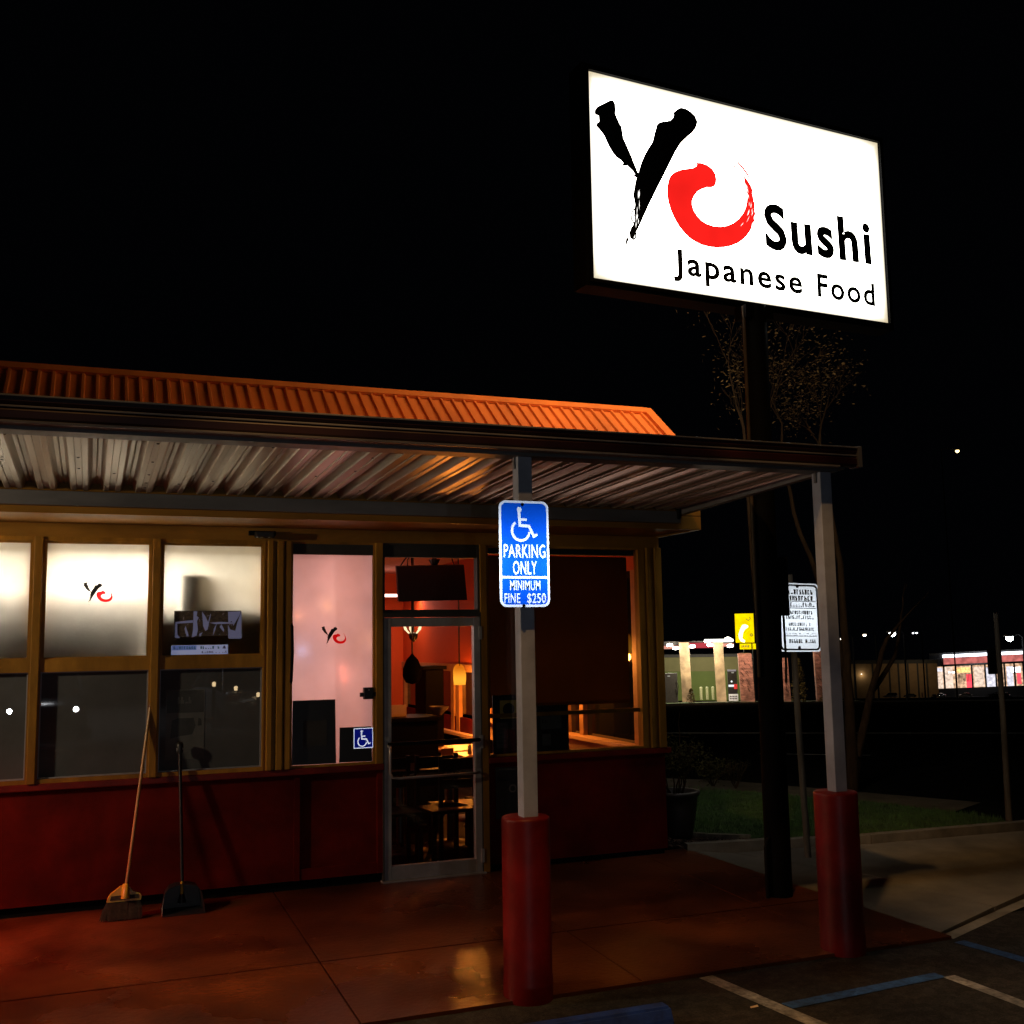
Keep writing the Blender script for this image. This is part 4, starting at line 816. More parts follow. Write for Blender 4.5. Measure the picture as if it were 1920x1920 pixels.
mb = MB(); mb.tube([(-2.6, -.02, 1.2), (-1.7, -.02, 1.2), (-1.7, -.02, 1.55), (-2.6, -.02, 1.55), (-2.6, -.02, 1.2)], .014, 8); M['assumed_neon'] = emis('assumed_red_neon', (1, .04, .02), 12)
o_ = solo('assumed_neon_sign', mb, 'assumed_neon', 'assumed red neon outline in the window left of the frame, reddening the walk', 'neon sign'); l = lamp('assumed_neon_light', 'SPOT', (-1.95, -.5, 1.3), 210, (1, .03, .010), .3, target=(-1.1, -.75, 0), angle=120, blend=1)  # unseen sign and spot, assumed, added to cast red light on the walk
# television
def tvp(x, y): return onY(x, y, .95)
a, b, c, d = tvp(744, 1062), tvp(870, 1059), tvp(876, 1125), tvp(748, 1128)
t = thing('television', 'black television hung from the ceiling behind the glass above the door', 'television', ((c+d)/2)); mb = MB(); yv = Vector((0, .05, .01))
mb.add([d, c, b, a, d+yv, c+yv, b+yv, a+yv], [(0, 1, 2, 3), (4, 7, 6, 5), (0, 4, 5, 1), (1, 5, 6, 2), (2, 6, 7, 3), (3, 7, 4, 0)]); mesh_obj('screen', mb, 'black', t)
q = tvp(818, 1062); mb = MB(); mb.tube([(q.x, q.y+.05, q.z-.1), (q.x, q.y+.06, 3.0)], .02, 8); mb.lathe([(.02, -.02), (.055, .045), (.055, .05)], (q.x, q.y+.06, q.z+.02), 14); mesh_obj('ceiling_bracket', mb, 'black', t)
mb = MB()
for (x1, y1, x2, y2, x3, y3) in ((750, 1063, 758, 1050, 768, 1040), (764, 1062, 764, 1050, 772, 1038), (852, 1060, 848, 1050, 845, 1038)): mb.tube([tvp(x1, y1), tvp(x2, y2), tvp(x3, y3), tvp(x3+1, 1020)], .006, 6)
mesh_obj('cable', mb, 'black', t)
# furniture
def chair(x, y, rz, label, mat='dwood'):
    t = thing('dining_chair', label, 'chair', (0, 0, 0), 'dark wooden dining chairs')
    mb = MB(); mb.box(-.21, .21, -.21, .21, .43, .46, .008); mesh_obj('seat', mb, mat, t)
    mb = MB(); mb.box(-.19, .19, .195, .215, .62, .70, .004); mb.box(-.19, .19, .195, .215, .78, .88, .004); mesh_obj('backrest', mb, mat, t)
    for sx in (-1, 1):
        for sy in (-1, 1):
            mb = MB(); mb.box(sx*.19-.018, sx*.19+.018, sy*.19-.018, sy*.19+.018, 0, .43 if sy < 0 else .90, .003); mesh_obj('leg', mb, mat, t)
    t.location = (x, y, 0); t.rotation_euler.z = rz; return t
def table(x, y, w, d, label, mat='lwood'):
    t = thing('dining_table', label, 'table', (0, 0, 0), 'square dining tables')
    mb = MB(); mb.box(-w/2, w/2, -d/2, d/2, .72, .755, .006); mesh_obj('tabletop', mb, mat, t)
    mb = MB(); mb.tube([(0, 0, .03), (0, 0, .72)], .035, 12); mesh_obj('pedestal', mb, 'black', t)
    mb = MB(); mb.lathe([(0, .045), (.06, .04), (.26, .012), (.26, 0)], (0, 0, 0), 20); mesh_obj('foot', mb, 'black', t)
    t.location = (x, y, 0); return t
q1, q2, q3 = onZ(812, 1466, .74), onZ(850, 1436, .74), onZ(893, 1424, .74)
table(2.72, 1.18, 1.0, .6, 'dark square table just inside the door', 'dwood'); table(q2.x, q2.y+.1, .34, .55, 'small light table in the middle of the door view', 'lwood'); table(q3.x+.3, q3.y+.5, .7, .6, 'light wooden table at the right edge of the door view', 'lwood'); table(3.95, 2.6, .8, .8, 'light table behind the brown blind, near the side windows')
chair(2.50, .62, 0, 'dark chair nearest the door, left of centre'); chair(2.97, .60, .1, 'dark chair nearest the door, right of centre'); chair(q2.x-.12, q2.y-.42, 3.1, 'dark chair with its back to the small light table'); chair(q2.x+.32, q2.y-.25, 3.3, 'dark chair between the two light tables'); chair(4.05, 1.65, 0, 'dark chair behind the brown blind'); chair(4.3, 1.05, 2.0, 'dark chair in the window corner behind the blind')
mb = MB(); mb.box(q2.x-.10, q2.x+.02, q2.y+.05, q2.y+.07, .755, .90, .004); solo('menu_holder', mb, 'lwood', 'small wooden menu holder standing on the small light table', 'menu holder')
cl, cr2, ct = onY(690, 1345, 2.0), onY(822, 1345, 2.0), onY(780, 1345, 2.0).z
mb = MB(); mb.box(cl.x, cr2.x, 2.0, 2.5, 0, ct-.04, .008); mb.box(cl.x-.03, cr2.x+.03, 1.96, 2.54, ct-.04, ct, .006); solo('host_counter', mb, 'dwood', 'dark counter standing left in the door view', 'counter')
a_, b_ = onY(797, 1256, 2.9), onY(832, 1256, 2.9); mb = MB(); mb.box(a_.x, b_.x, 2.9, 3.3, 0, a_.z, .01); mb.box(a_.x-.03, b_.x+.03, 2.88, 3.32, a_.z, a_.z+.04, .005); solo('tall_cabinet', mb, 'dwood', 'tall dark cabinet in the middle of the door view', 'cabinet')
p = onY(750, 1318, 2.2); t = solo('card_holder', MB().box(p.x-.10, p.x+.07, p.y, p.y+.02, ct, ct+.12, .003), 'cream', 'pale card standing on the dark counter', 'card')
p = onY(775, 1312, 3.5); mb = MB(); mb.lathe([(.03, 0), (.05, .02), (.10, .07), (.11, .09)], (p.x-.1, 2.2, ct), 14); solo('wire_basket', mb, 'steel', 'small wire basket on the dark counter beside the pale card', 'basket')
for (dx, dy, lb) in ((-.05, 0, 'salt shaker on the light table, left one'), (.06, .05, 'pepper shaker on the light table, right one')):
    solo('shaker', MB().lathe([(.0, 0), (.022, 0), (.02, .07), (.012, .09), (.0, .092)], (q3.x+.12+dx, q3.y+.4+dy, .755), 12), 'aluthin', lb, 'shaker')
mb = MB(); mb.box(4.05, 4.70, .22, .55, .40, .46, .01); mb.box(4.05, 4.7, .5, .55, .46, .85); mb.box(4.10, 4.15, .25, .3, 0, .4); mb.box(4.6, 4.65, .25, .3, 0, .4); solo('bench_seat', mb, 'lwood', 'light wooden bench in the window corner behind the blind', 'bench')

# ================================================================== SMALL THINGS OUTSIDE
mb = MB(); mb.box(1.19, 1.34, -.13, -.052, 2.752, 2.80, .01); mb.tube([(1.22, -.09, 2.765), (1.31, -.09, 2.765)], .02, 10); t = thing('security_sensor', 'small black sensor housing under the soffit at the top right of the poster window', 'sensor', (1.27, -.06, 2.75)); mesh_obj('housing', mb, 'black', t)
mb = MB(); mb.box(1.15, 1.36, -.055, -.006, 2.775, 2.81, .004); mesh_obj('mounting_plate', mb, 'blackm', t)
# broom
yb_ = -.30; zf = zs(yb_); hc = onY(233, 1700, yb_); bt = onY(282, 1324, -.035); sk0 = onY(236, 1668, yb_+.02)
t = thing('broom', 'yellow angled broom with a wooden stick leaning on the red wall', 'broom', (hc.x, yb_, zf))
ax = (bt-sk0).normalized()
mb = MB(); mb.tube([sk0-ax*.03, bt], [.0125, .0115], 10); mesh_obj('stick', mb, 'handle', t)
mb = MB(); mb.tube([bt-ax*.01, bt+ax*.035], [.014, .012], 10); mesh_obj('end_cap', mb, 'sleeve', t)
hb0 = .125                                           # height of the head's lower edge above the walk
mb = MB(); mb.tube([Vector((hc.x+.004, yb_-.022, zf+hb0+.02)), Vector((hc.x+.006, yb_-.016, zf+hb0+.11)), sk0+ax*.015], [.030, .025, .019], 12); mesh_obj('socket', mb, 'broomy', t)
hd = lambda u, v, w: Vector((hc.x+u, yb_+w+.10*(v-hb0), zf+v))
out_ = [(-.030, .225), (.030, .225), (.048, .195), (.080, .178), (.106, .168), (.113, .150), (.110, .125), (-.118, .125), (-.114, .150), (-.092, .180), (-.055, .205)]
inn = [(-.095, .145), (.095, .145), (.092, .172), (-.085, .172)]
mb = MB(); mb.prism(out_, hd, -.022, .022); mesh_obj('head', mb, 'broomy', t)
mb = MB(); mb.prism([(-.098, .138), (.097, .138), (.094, .166), (-.090, .166)], hd, -.0265, -.0222); mesh_obj('head_panel', mb, 'bristle', t)
mb = MB(); q = hd(.002, .150, -.036); mb.lathe([(0, .01), (.010, .006), (.012, 0)], (0, 0, 0), 10); mb.v = [(q.x+a, q.y-c, q.z+b) for a, b, c in mb.v]; mesh_obj('rivet', mb, 'steel', t)
mb = MB()
for k in range(620):
    u = rnd.uniform(-.115, .107); w = rnd.uniform(-.02, .02); p0 = hd(u, .127, w); e = Vector((hc.x-.016+u*1.22+rnd.uniform(-.012, .012), yb_-.035+w*1.4, zf+rnd.uniform(.002, .012))); d = Vector((.0017, 0, 0)); m_ = p0.lerp(e, .5)+Vector((u*.05, 0, 0))
    mb.add([p0-d, p0+d, m_+d, m_-d, e+d*.6, e-d*.6], [(0, 1, 2, 3), (3, 2, 4, 5)])
mb.prism([(-.112, .126), (.104, .126), (.118, .02), (-.142, .02)], lambda u, v, w: hd(u, v, w) if v > .1 else Vector((hc.x+u, yb_-.03+w, zf+v)), -.014, .014); mesh_obj('bristles', mb, 'bristle', t)
# dustpan
dt = onY(337, 1406, -.045); df = onZ(345, 1716, zs(-.25)); hb_ = onY(341, 1668, -.20)
t = thing('dustpan', 'black upright lobby dustpan leaning on the red wall beside the broom', 'dustpan', (df.x, df.y, zs(df.y)))
mb = MB(); mb.tube([hb_+Vector((0, 0, .06)), dt], .013, 10); mesh_obj('pole', mb, 'black', t)
mb = MB(); mb.tube([hb_-Vector((0, 0, .035)), hb_+Vector((0, 0, .065))], .011, 10); mesh_obj('collar', mb, 'broomy', t)
mb = MB()
for s_ in (-1, 1): mb.tube([dt+Vector((s_*.018, -.008, .0)), dt+Vector((s_*.02, -.016, .012))], .008, 8)
mesh_obj('grip_clip', mb, 'aluthin', t)
mb = MB(); mb.lathe([(.024, -.02), (.028, .03), (.02, .055), (0, .06)], dt, 12); mesh_obj('grip', mb, 'black', t)
x0 = df.x; yb = -.145; zf = zs(-.25)
prof = [(-.150, 0), (-.145, .06), (-.130, .135), (-.10, .172), (-.05, .186), (0, .19), (.05, .186), (.10, .172), (.130, .135), (.145, .06), (.150, 0)]
mb = MB(); back = [(x0+u*.93, yb, zf+v) for u, v in prof]; front = [(x0+u*1.02, yb-.10-.13*(1-v/.19), zf+v*.96) for u, v in prof]; ins = [(x0+u*.90, yb-.012, zf+.006+v*.95) for u, v in prof]; fin = [(x0+u*.99, yb-.10-.13*(1-v/.19), zf+.006+v*.92) for u, v in prof]
n = len(prof); mb.add(back+front+ins+fin, [(i, i+1, n+i+1, n+i) for i in range(n-1)]+[(2*n+i, 3*n+i, 3*n+i+1, 2*n+i+1) for i in range(n-1)]+[(n+i, n+i+1, 3*n+i+1, 3*n+i) for i in range(n-1)]+[tuple(range(n))[::-1], tuple(range(2*n, 3*n))])
mb.box(x0-.148, x0+.148, yb-.235, yb, zf, zf+.006); mesh_obj('pan', mb, 'black', t)
mb = MB(); mb.lathe([(.03, 0), (.022, .03), (.014, .06)], (hb_.x, hb_.y+.0, hb_.z-.09), 12); mesh_obj('pole_socket', mb, 'black', t)
# wheel stop
mb = MB(); P0, P1 = onZ(905, 1920, -.096), onZ(1215, 1905, -.096); zb = -.099
mb.prism([(-.085, 0), (.085, 0), (.075, .05), (.045, .115), (-.045, .115), (-.075, .05)], lambda u, v, w: (w, -3.50+u, zb+v), 1.05, 2.86)
o = solo('wheel_stop', mb, 'stop', 'blue painted concrete wheel stop in front of the left red post sleeve', 'wheel stop')
bm = bmesh.new(); bm.from_mesh(o.data); bmesh.ops.bevel(bm, geom=bm.edges[:], offset=.012, segments=2, affect='EDGES'); bm.to_mesh(o.data); bm.free()
# litter in the car park
p = onZ(1415, 1889, -.094); mb = MB(); mb.add([(p.x-.025, p.y, p.z), (p.x+.02, p.y-.008, p.z+.004), (p.x+.026, p.y+.012, p.z+.008), (p.x-.02, p.y+.014, p.z+.003)], [(0, 1, 2, 3)]); mb.add([(p.x-.025, p.y, p.z-.002), (p.x+.02, p.y-.008, p.z-.001)], []); solo('paper_scrap', mb, 'cream', 'tiny scrap of paper lying on the asphalt beside the white bay line', 'litter')

# ------------------------------------------------------------------ plants
def grow(mb, p, d, L, r, depth, spread, tips, up=.12, kids=(2, 3), rr=None, wob=.16, minr=.003):
    rr = rr or rnd; k = 4; pts = [Vector(p)]; rad = [r]; dd = Vector(d).normalized()
    for i in range(k):
        dd = (dd+Vector((rr.uniform(-wob, wob), rr.uniform(-wob, wob), rr.uniform(-wob, wob)+up*.25))).normalized()
        pts.append(pts[-1]+dd*L/k); rad.append(max(minr, r*(1-.32*(i+1)/k)))
    mb.tube(pts, rad, 6 if r > .02 else 4, caps=False); tips.append((pts[-1], dd, rad[-1]))
    if depth <= 0: return
    for j in range(rr.randint(*kids)):
        q = pts[-1] if j == 0 else pts[rr.randint(2, k)]
        a = dd.orthogonal().normalized(); a.rotate(Matrix.Rotation(rr.uniform(0, 6.28), 3, dd)); nd = (dd*math.cos(spread)+a*math.sin(spread)*rr.uniform(.5, 1.15)+Vector((0, 0, up))).normalized()
        grow(mb, q, nd, L*rr.uniform(.62, .85), max(minr, rad[-1]*rr.uniform(.6, .85)), depth-1, spread, tips, up, kids, rr, wob, minr)
def leaves(tips, n, size, rr, sp=.12):
    mb = MB()
    for k in range(n):
        p, d, r = rr.choice(tips); c = p+Vector((rr.gauss(0, sp), rr.gauss(0, sp), rr.gauss(0, sp))); a = Vector((rr.gauss(0, 1), rr.gauss(0, 1), rr.gauss(0, 1))).normalized(); b = a.orthogonal().normalized(); s = size*rr.uniform(.6, 1.3)
        mb.add([c-a*s, c+b*s*.4, c+a*s, c-b*s*.4], [(0, 1, 2, 3)])
    return mb
def tree(loc, limbs, label, seed, depth=4, bare=(), L=.8, nleaf=500, lsize=.03, spread=.5, r0_=.05, kids=(2, 3), group=None, mat='bark'):
    rr = random.Random(seed); t = thing('bare_tree', label, 'tree', loc, group); tips = []; tr = MB(); cr = MB()
    for li, (pts, ra, rb) in enumerate(limbs):
        pts = [Vector(q) for q in pts]; n = len(pts); sub = [pts[0]]; 
        for i in range(1, n):
            for k in range(1, 4): sub.append(pts[i-1].lerp(pts[i], k/3)+Vector((rr.uniform(-.012, .012), rr.uniform(-.012, .012), 0)))
        m = len(sub); tr.tube(sub, [ra+(rb-ra)*i/(m-1) for i in range(m)], 10)
        if li in bare: grow(cr, sub[-1], sub[-1]-sub[-3], .25, rb*.95, 1, .4, [], .1, (1, 2), rr); continue
        grow(cr, sub[-1], sub[-1]-sub[-3], L, rb*.95, depth, spread, tips, .10, kids, rr)
        if m > 6 and not bare: grow(cr, sub[m*2//3], (sub[-1]-sub[-3]).normalized()+Vector((rr.uniform(-.7, .7), rr.uniform(-.5, .5), .3)), L*.8, rb*.7, depth-1, spread, tips, .1, kids, rr)
    mesh_obj('trunk', tr, mat, t); b = mesh_obj('branches', cr, mat, t)
    if nleaf: mesh_obj('leaves', leaves(tips, nleaf, lsize, rr), 'leaf', t)
    return t
Pt = lambda x, y, Y: onY(x, y, Y)
tb = Pt(1597, 1482, 2.8)
tree((tb.x, tb.y, -.06), [([tb, Pt(1596, 1400, 2.8), Pt(1592, 1300, 2.8), Pt(1583, 1190, 2.8), Pt(1575, 1060, 2.9), Pt(1548, 900, 3.0)], .085, .03),
     ([tb+Vector((.1, .1, 0)), Pt(1612, 1390, 2.85), Pt(1640, 1270, 2.9), Pt(1660, 1200, 2.9), Pt(1700, 1155, 2.8)], .07, .012),
     ([Pt(1606, 1420, 2.8), Pt(1632, 1300, 3.0), Pt(1680, 1230, 3.1), Pt(1690, 1150, 3.2)], .05, .014),
     ([Pt(1592, 1300, 2.8), Pt(1560, 1150, 3.0), Pt(1500, 1000, 3.1), Pt(1470, 880, 3.2)], .045, .022)],
     'bare multi-stemmed tree on the lawn edge right of the right canopy post', 11, depth=4, L=.66, nleaf=1500, lsize=.026, spread=.6, kids=(2, 4), bare=(1, 2))
tb2 = Pt(1440, 1500, 2.4)
tree((tb2.x, tb2.y, -.06), [([tb2, Pt(1425, 1250, 2.4), Pt(1405, 950, 2.4), Pt(1394, 800, 2.4), Pt(1380, 760, 2.4)], .04, .012), ([Pt(1405, 950, 2.4), Pt(1430, 850, 2.5), Pt(1445, 760, 2.6)], .016, .008)],
     'bare tree behind the pole sign with its twigs under the left half of the sign', 23, depth=4, L=.52, nleaf=700, lsize=.026, spread=.5)
# pot with a scraggly shrub at the corner of the wall
pp = onZ(1278, 1578, 0); t = thing('potted_shrub', 'scraggly shrub in a dark pot at the right corner of the red wall', 'potted plant', (5.26, .52, .0)); px_, py_ = 5.26, .52
mb = MB(); mb.lathe([(0, 0), (.13, 0), (.15, .05), (.19, .30), (.205, .40), (.225, .41), (.225, .44), (.20, .44), (.19, .40), (0, .39)], (px_, py_, .02), 28); mesh_obj('pot', mb, 'pot', t)
rr = random.Random(5); mb = MB(); tips = []
for k in range(9):
    a = k*.7; grow(mb, (px_+.06*math.cos(a), py_+.06*math.sin(a), .42), (.55*math.cos(a), .55*math.sin(a), 1), .20, .008, 3, .6, tips, .1, (2, 3), rr, .25, .002)
mb.tube([(px_+.03, py_, .42), (px_+.05, py_, .75), (px_+.06, py_, .98), (px_+.05, py_, 1.10), (px_+.07, py_, 1.20)], [.008, .007, .006, .004, .003], 5); mb.tube([(px_-.12, py_, .985), (px_+.06, py_, .97), (px_+.16, py_, .955)], .004, 5); mesh_obj('stems', mb, 'bark', t); mesh_obj('leaves', leaves(tips, 900, .018, rr, .05), 'gleaf', t)
def shrub(x, y, z, h, r, label, seed, n=700, mat='gleaf'):
    rr = random.Random(seed); t = thing('small_shrub', label, 'shrub', (x, y, z)); mb = MB(); tips = []
    for k in range(7): a = k*.9; grow(mb, (x, y, z-.03), (.6*math.cos(a), .6*math.sin(a), 1.1), h*.45, h*.018, 2, .5, tips, .15, (2, 3), rr, .2, .003)
    mesh_obj('stems', mb, 'bark', t); mesh_obj('leaves', leaves(tips, n, r*.14, rr, r*.35), mat, t)
shrub(7.45, 3.40, .03, .34, .16, 'low dark shrub in the far bed behind the lawn, left of a thinner one', 31); shrub(7.66, 3.2, .03, .36, .10, 'thin dark shrub in the far bed, just left of the sign pole', 32, 250)
# leaning wooden street post at the right edge
mb = MB(); a = onY(1893, 1562, -.30); mb.tube([(a.x, a.y, -.14), onY(1880, 1330, -.3), onY(1867, 1150, -.3)], [.034, .030, .026], 10); sp2 = thing('street_post', 'tall grey wooden post standing at the kerb near the right edge', 'post', (a.x, a.y, -.12)); mesh_obj('post', mb, 'timber', sp2)
mb = MB(); q = onY(1872, 1240, -.3); mb.box(q.x-.075, q.x+.075, q.y+.045, q.y+.075, q.z-.13, q.z+.13, .01); mesh_obj('sign_back', mb, 'blackm', sp2)
# ================================================================== ACROSS THE STREET
class Far:
    """a frame standing on the terrain, its right axis square to the line of sight; sizes given in photo pixels become metres"""
    def __init__(s, px, py, turn=0., push=0.):
        s.P = ground(px, py)+(ray(px, py).normalized()*push); s.P.z = g(s.P.x, s.P.y); v = (s.P-CAM); s.mpp = v.dot(W_)/FPX*1.0
        f = Vector((v.x, v.y, 0)).normalized(); s.f = Matrix.Rotation(turn, 3, 'Z') @ f; s.r = Vector((s.f.y, -s.f.x, 0)); s.px, s.py = px, py
    def pt(s, x, y, d=0): return s.P+s.r*((x-s.px)*s.mpp)+Vector((0, 0, (s.py-y)*s.mpp))+s.f*d
    def box(s, mb, x0, x1, y0, y1, d0, d1):
        mb.add([s.pt(x, y, d) for y in (y1, y0) for d in (d0, d1) for x in (x0, x1)], [(0, 2, 3, 1), (4, 5, 7, 6), (0, 1, 5, 4), (2, 6, 7, 3), (0, 4, 6, 2), (1, 3, 7, 5)]); return mb
    def one(s, *a): return s.box(MB(), *a)
    def root(s, name, label, cat, x, group=None): p = s.pt(x, s.py); return thing(name, label, cat, p, group)
F = Far(1310, 1318)
FC = thing('fuel_canopy', 'petrol station canopy with a red lit edge on tan columns across the street', 'canopy', F.P)
M['lum'] = emis('canopy_luminaire', (1, .93, .78), 30); M['lumw'] = emis('white_light_bar', (1, .95, .85), 5); M['pinkband'] = emis('lit_red_canopy_edge', (1, .10, .13), .55, .4, .25); M['pinkband2'] = emis('lit_pale_canopy_edge', (1, .42, .30), .8, .2, .25)
mesh_obj('canopy_deck', F.one(1215, 1376, 1203, 1213, .4, 11), 'dark', FC)
mesh_obj('canopy_edge', F.one(1212, 1276, 1211, 1217, .2, .4), 'pinkband2', FC); mesh_obj('canopy_edge', F.one(1296, 1341, 1206, 1216, .2, .4), 'pinkband', FC); mesh_obj('canopy_edge', F.one(1357, 1379, 1208, 1214, .2, .4), 'pinkband2', FC); mesh_obj('light_bar', F.one(1325, 1378, 1200, 1205, .1, .4), 'lumw', FC)
for (a, b) in ((1277, 1296), (1341, 1359)):
    mb = MB(); mb.add([F.pt(x, y, d) for (y, da) in ((1316, 1.2), (1205, 0)) for d in (0, .9) for x in (a+da*2.5, b+da*2.0)], [(0, 2, 3, 1), (4, 5, 7, 6), (0, 1, 5, 4), (2, 6, 7, 3), (0, 4, 6, 2), (1, 3, 7, 5)]); mesh_obj('column', mb, 'column', FC)
for (x, y) in ((1260, 1209), (1271, 1215), (1302, 1212), (1330, 1203), (1335, 1210), (1368, 1199), (1372, 1212)):
    c = F.pt(x, y, -.3); mb = MB(); mb.lathe([(0, -.14), (.2, -.11), (.24, 0), (.15, .08), (0, .1)], c, 14); mesh_obj('luminaire', mb, 'lum', FC)
lamp('canopy_light', 'POINT', F.pt(1310, 1222, -2.0)-F.P, 800, (1, .85, .6), .4, parent=FC); lamp('canopy_light', 'POINT', F.pt(1345, 1222, 5)-F.P, 1100, (1, .92, .7), .4, parent=FC); lamp('canopy_light', 'POINT', F.pt(1255, 1222, 5)-F.P, 700, (1, .9, .68), .4, parent=FC); lamp('canopy_light', 'POINT', F.pt(1350, 1235, -7)-F.P, 500, (1, .72, .5), .4, parent=FC)
SB = thing('station_shop', 'low olive and green station building behind the fuel canopy', 'building', F.pt(1310, 1318, 12))
mesh_obj('wall', F.one(1150, 1420, 1268, 1330, 12, 16), 'station', SB); mesh_obj('upper_wall', F.one(1150, 1420, 1238, 1268, 11.95, 16), 'stationt', SB); mesh_obj('roof_edge', F.one(1145, 1425, 1232, 1238, 11.8, 16), 'dark', SB); mesh_obj('shop_door', F.one(1374, 1384, 1272, 1316, 11.9, 12), 'dark', SB)
for k, x in enumerate((1315.5, 1327, 1338)):
    p = F.pt(x, 1316, 3); mb = MB(); mb.lathe([(0, 25*F.mpp), (2.6*F.mpp, 24*F.mpp), (2.7*F.mpp, 22*F.mpp), (2.5*F.mpp, 0)], (p.x, p.y, p.z), 12); solo('bollard', mb, 'boll', ('leftmost of three pale bollards in front of the green station wall', 'middle one of three pale bollards in front of the green station wall', 'rightmost of three pale bollards in front of the green station wall')[k], 'bollard', 'bollards at the petrol station')
p = F.pt(1246, 1322, -1); mb = MB(); mb.lathe([(0, 26*F.mpp), (2*F.mpp, 25*F.mpp), (2.2*F.mpp, 0)], p, 12); solo('bollard', mb, 'boll', 'pale bollard left of the dark fuel pump', 'bollard', 'bollards at the petrol station')
for (x0, x1, y0, y1, d, lb) in ((1247, 1272, 1262, 1322, -.6, 'dark fuel pump under the left end of the canopy'), (1366, 1383, 1258, 1314, 1.2, 'dark fuel pump with small lit signs right of the second column')):
    t = thing('fuel_pump', lb, 'fuel pump', F.pt((x0+x1)/2, y1, d)); mesh_obj('cabinet', F.one(x0, x1, y0, y1, d, d+.7), 'dark', t); mesh_obj('display', F.one(x0+7, x0+12, y0+4, y0+6.5, d-.02, d), emis('pump_display', (.8, .75, .6), .35), t)
    if x0 > 1300:
        M['wlit'] = emis('small_white_sign_light', (.9, .95, 1), 1.1); M['rlit'] = emis('small_red_sign_light', (1, .06, .05), .9)
        mesh_obj('lit_label', F.one(1367, 1377, 1286, 1290, d-.03, d), 'wlit', t); mesh_obj('lit_label', F.one(1377, 1383, 1285, 1294, d-.03, d), 'rlit', t); c = F.pt(1373, 1280, d-.03); mesh_obj('lit_label', MB().lathe([(0, -.09), (.09, 0), (0, .09)], c, 12), 'wlit', t); mesh_obj('lit_label', F.one(1366, 1382, 1258, 1261, d-.03, d), emis('pale_pump_topper', (.7, .6, .6), .4), t)
    c = F.pt(x1-2, y0+25, d-.03); mb = MB(); mb.tube([F.pt(x1-1, y0+14, d-.05), F.pt(x1+2, y0+24, d-.12), F.pt(x1, y0+40, d-.1), F.pt(x1-3, y0+28, d-.05)], .02, 6); mesh_obj('hose', mb, 'black', t)
t = thing('notice_sign', 'small white notice low in front of the right fuel pump', 'sign', F.pt(1374, 1316, 0)); mesh_obj('panel', F.one(1366, 1383, 1302, 1314.5, -.1, 0), pbr('white_notice', (.8, .82, .85), .5), t); mb = MB(); 
for z in (1305, 1309): 
    for k in range(5): F.box(mb, 1368+k*2.8, 1369.8+k*2.8, z, z+2.4, -.12, -.1)
mesh_obj('print', mb, 'ink', t); l = lamp('notice_light', 'SPOT', F.pt(1374, 1290, -2.5)-F.pt(1374, 1316, 0), 50, (.9, .95, 1), .1, angle=50, parent=t); l.rotation_euler = (F.pt(1374, 1308, 0)-F.pt(1374, 1290, -2.5)).to_track_quat('-Z', 'Y').to_euler()
# yellow sign of the station
F2 = F; F2P = F.pt(1400, 1318, 1); t = thing('station_sign', 'bright yellow backlit petrol sign with a pale swoosh above the station', 'sign', F2P)
M['ylit'] = emis('backlit_yellow', (1, .72, 0), 1.15, .12, 2); M['ywhite'] = emis('backlit_pale_yellow', (1, .98, .62), 2.2)
mesh_obj('sign_face', F2.one(1383, 1417, 1153, 1207, 0, .35), 'ylit', t); mesh_obj('small_sign_face', F2.one(1390, 1411, 1209, 1219.5, 0, .3), 'ylit', t); mesh_obj('small_sign_face', F2.one(1413.5, 1422, 1209, 1219.5, 0, .3), 'ylit', t)
mesh_obj('swoosh', MB().add([F2.pt(x, y, -.02) for x, y in ((1396, 1174), (1401, 1173), (1406, 1175), (1407, 1178), (1401, 1182), (1398, 1186), (1396, 1192), (1395, 1199), (1400, 1203), (1399, 1207), (1392, 1205), (1389, 1199), (1388, 1192), (1391, 1184), (1393, 1179))], [tuple(range(15))]), 'ywhite', t)
mb = MB(); mb.tube([F2.pt(1403, 1163, -.03), F2.pt(1408, 1166, -.03), F2.pt(1411, 1163, -.03), F2.pt(1410, 1159, -.03)], .025, 5); mb.tube([F2.pt(1412+2.2*math.cos(a), 1193+2.2*math.sin(a), -.03) for a in (0, 1, 2, 3, 4, 5, 6)], .03, 5)
for k in range(5): F2.box(mb, 1393+k*3, 1394.6+k*3, 1212, 1216, -.03, -.01)
mesh_obj('sign_marks', mb, 'ink', t); mb = MB(); mb.tube([F2.pt(1398, 1320, .2), F2.pt(1398, 1207, .2)], .07, 8); mb.tube([F2.pt(1414, 1320, .2), F2.pt(1414, 1207, .2)], .07, 8); mesh_obj('sign_legs', mb, 'blackm', t)
lamp('sign_glow', 'POINT', F2.pt(1400, 1185, -2)-F2P, 120, (1, .75, .1), .3, parent=t)
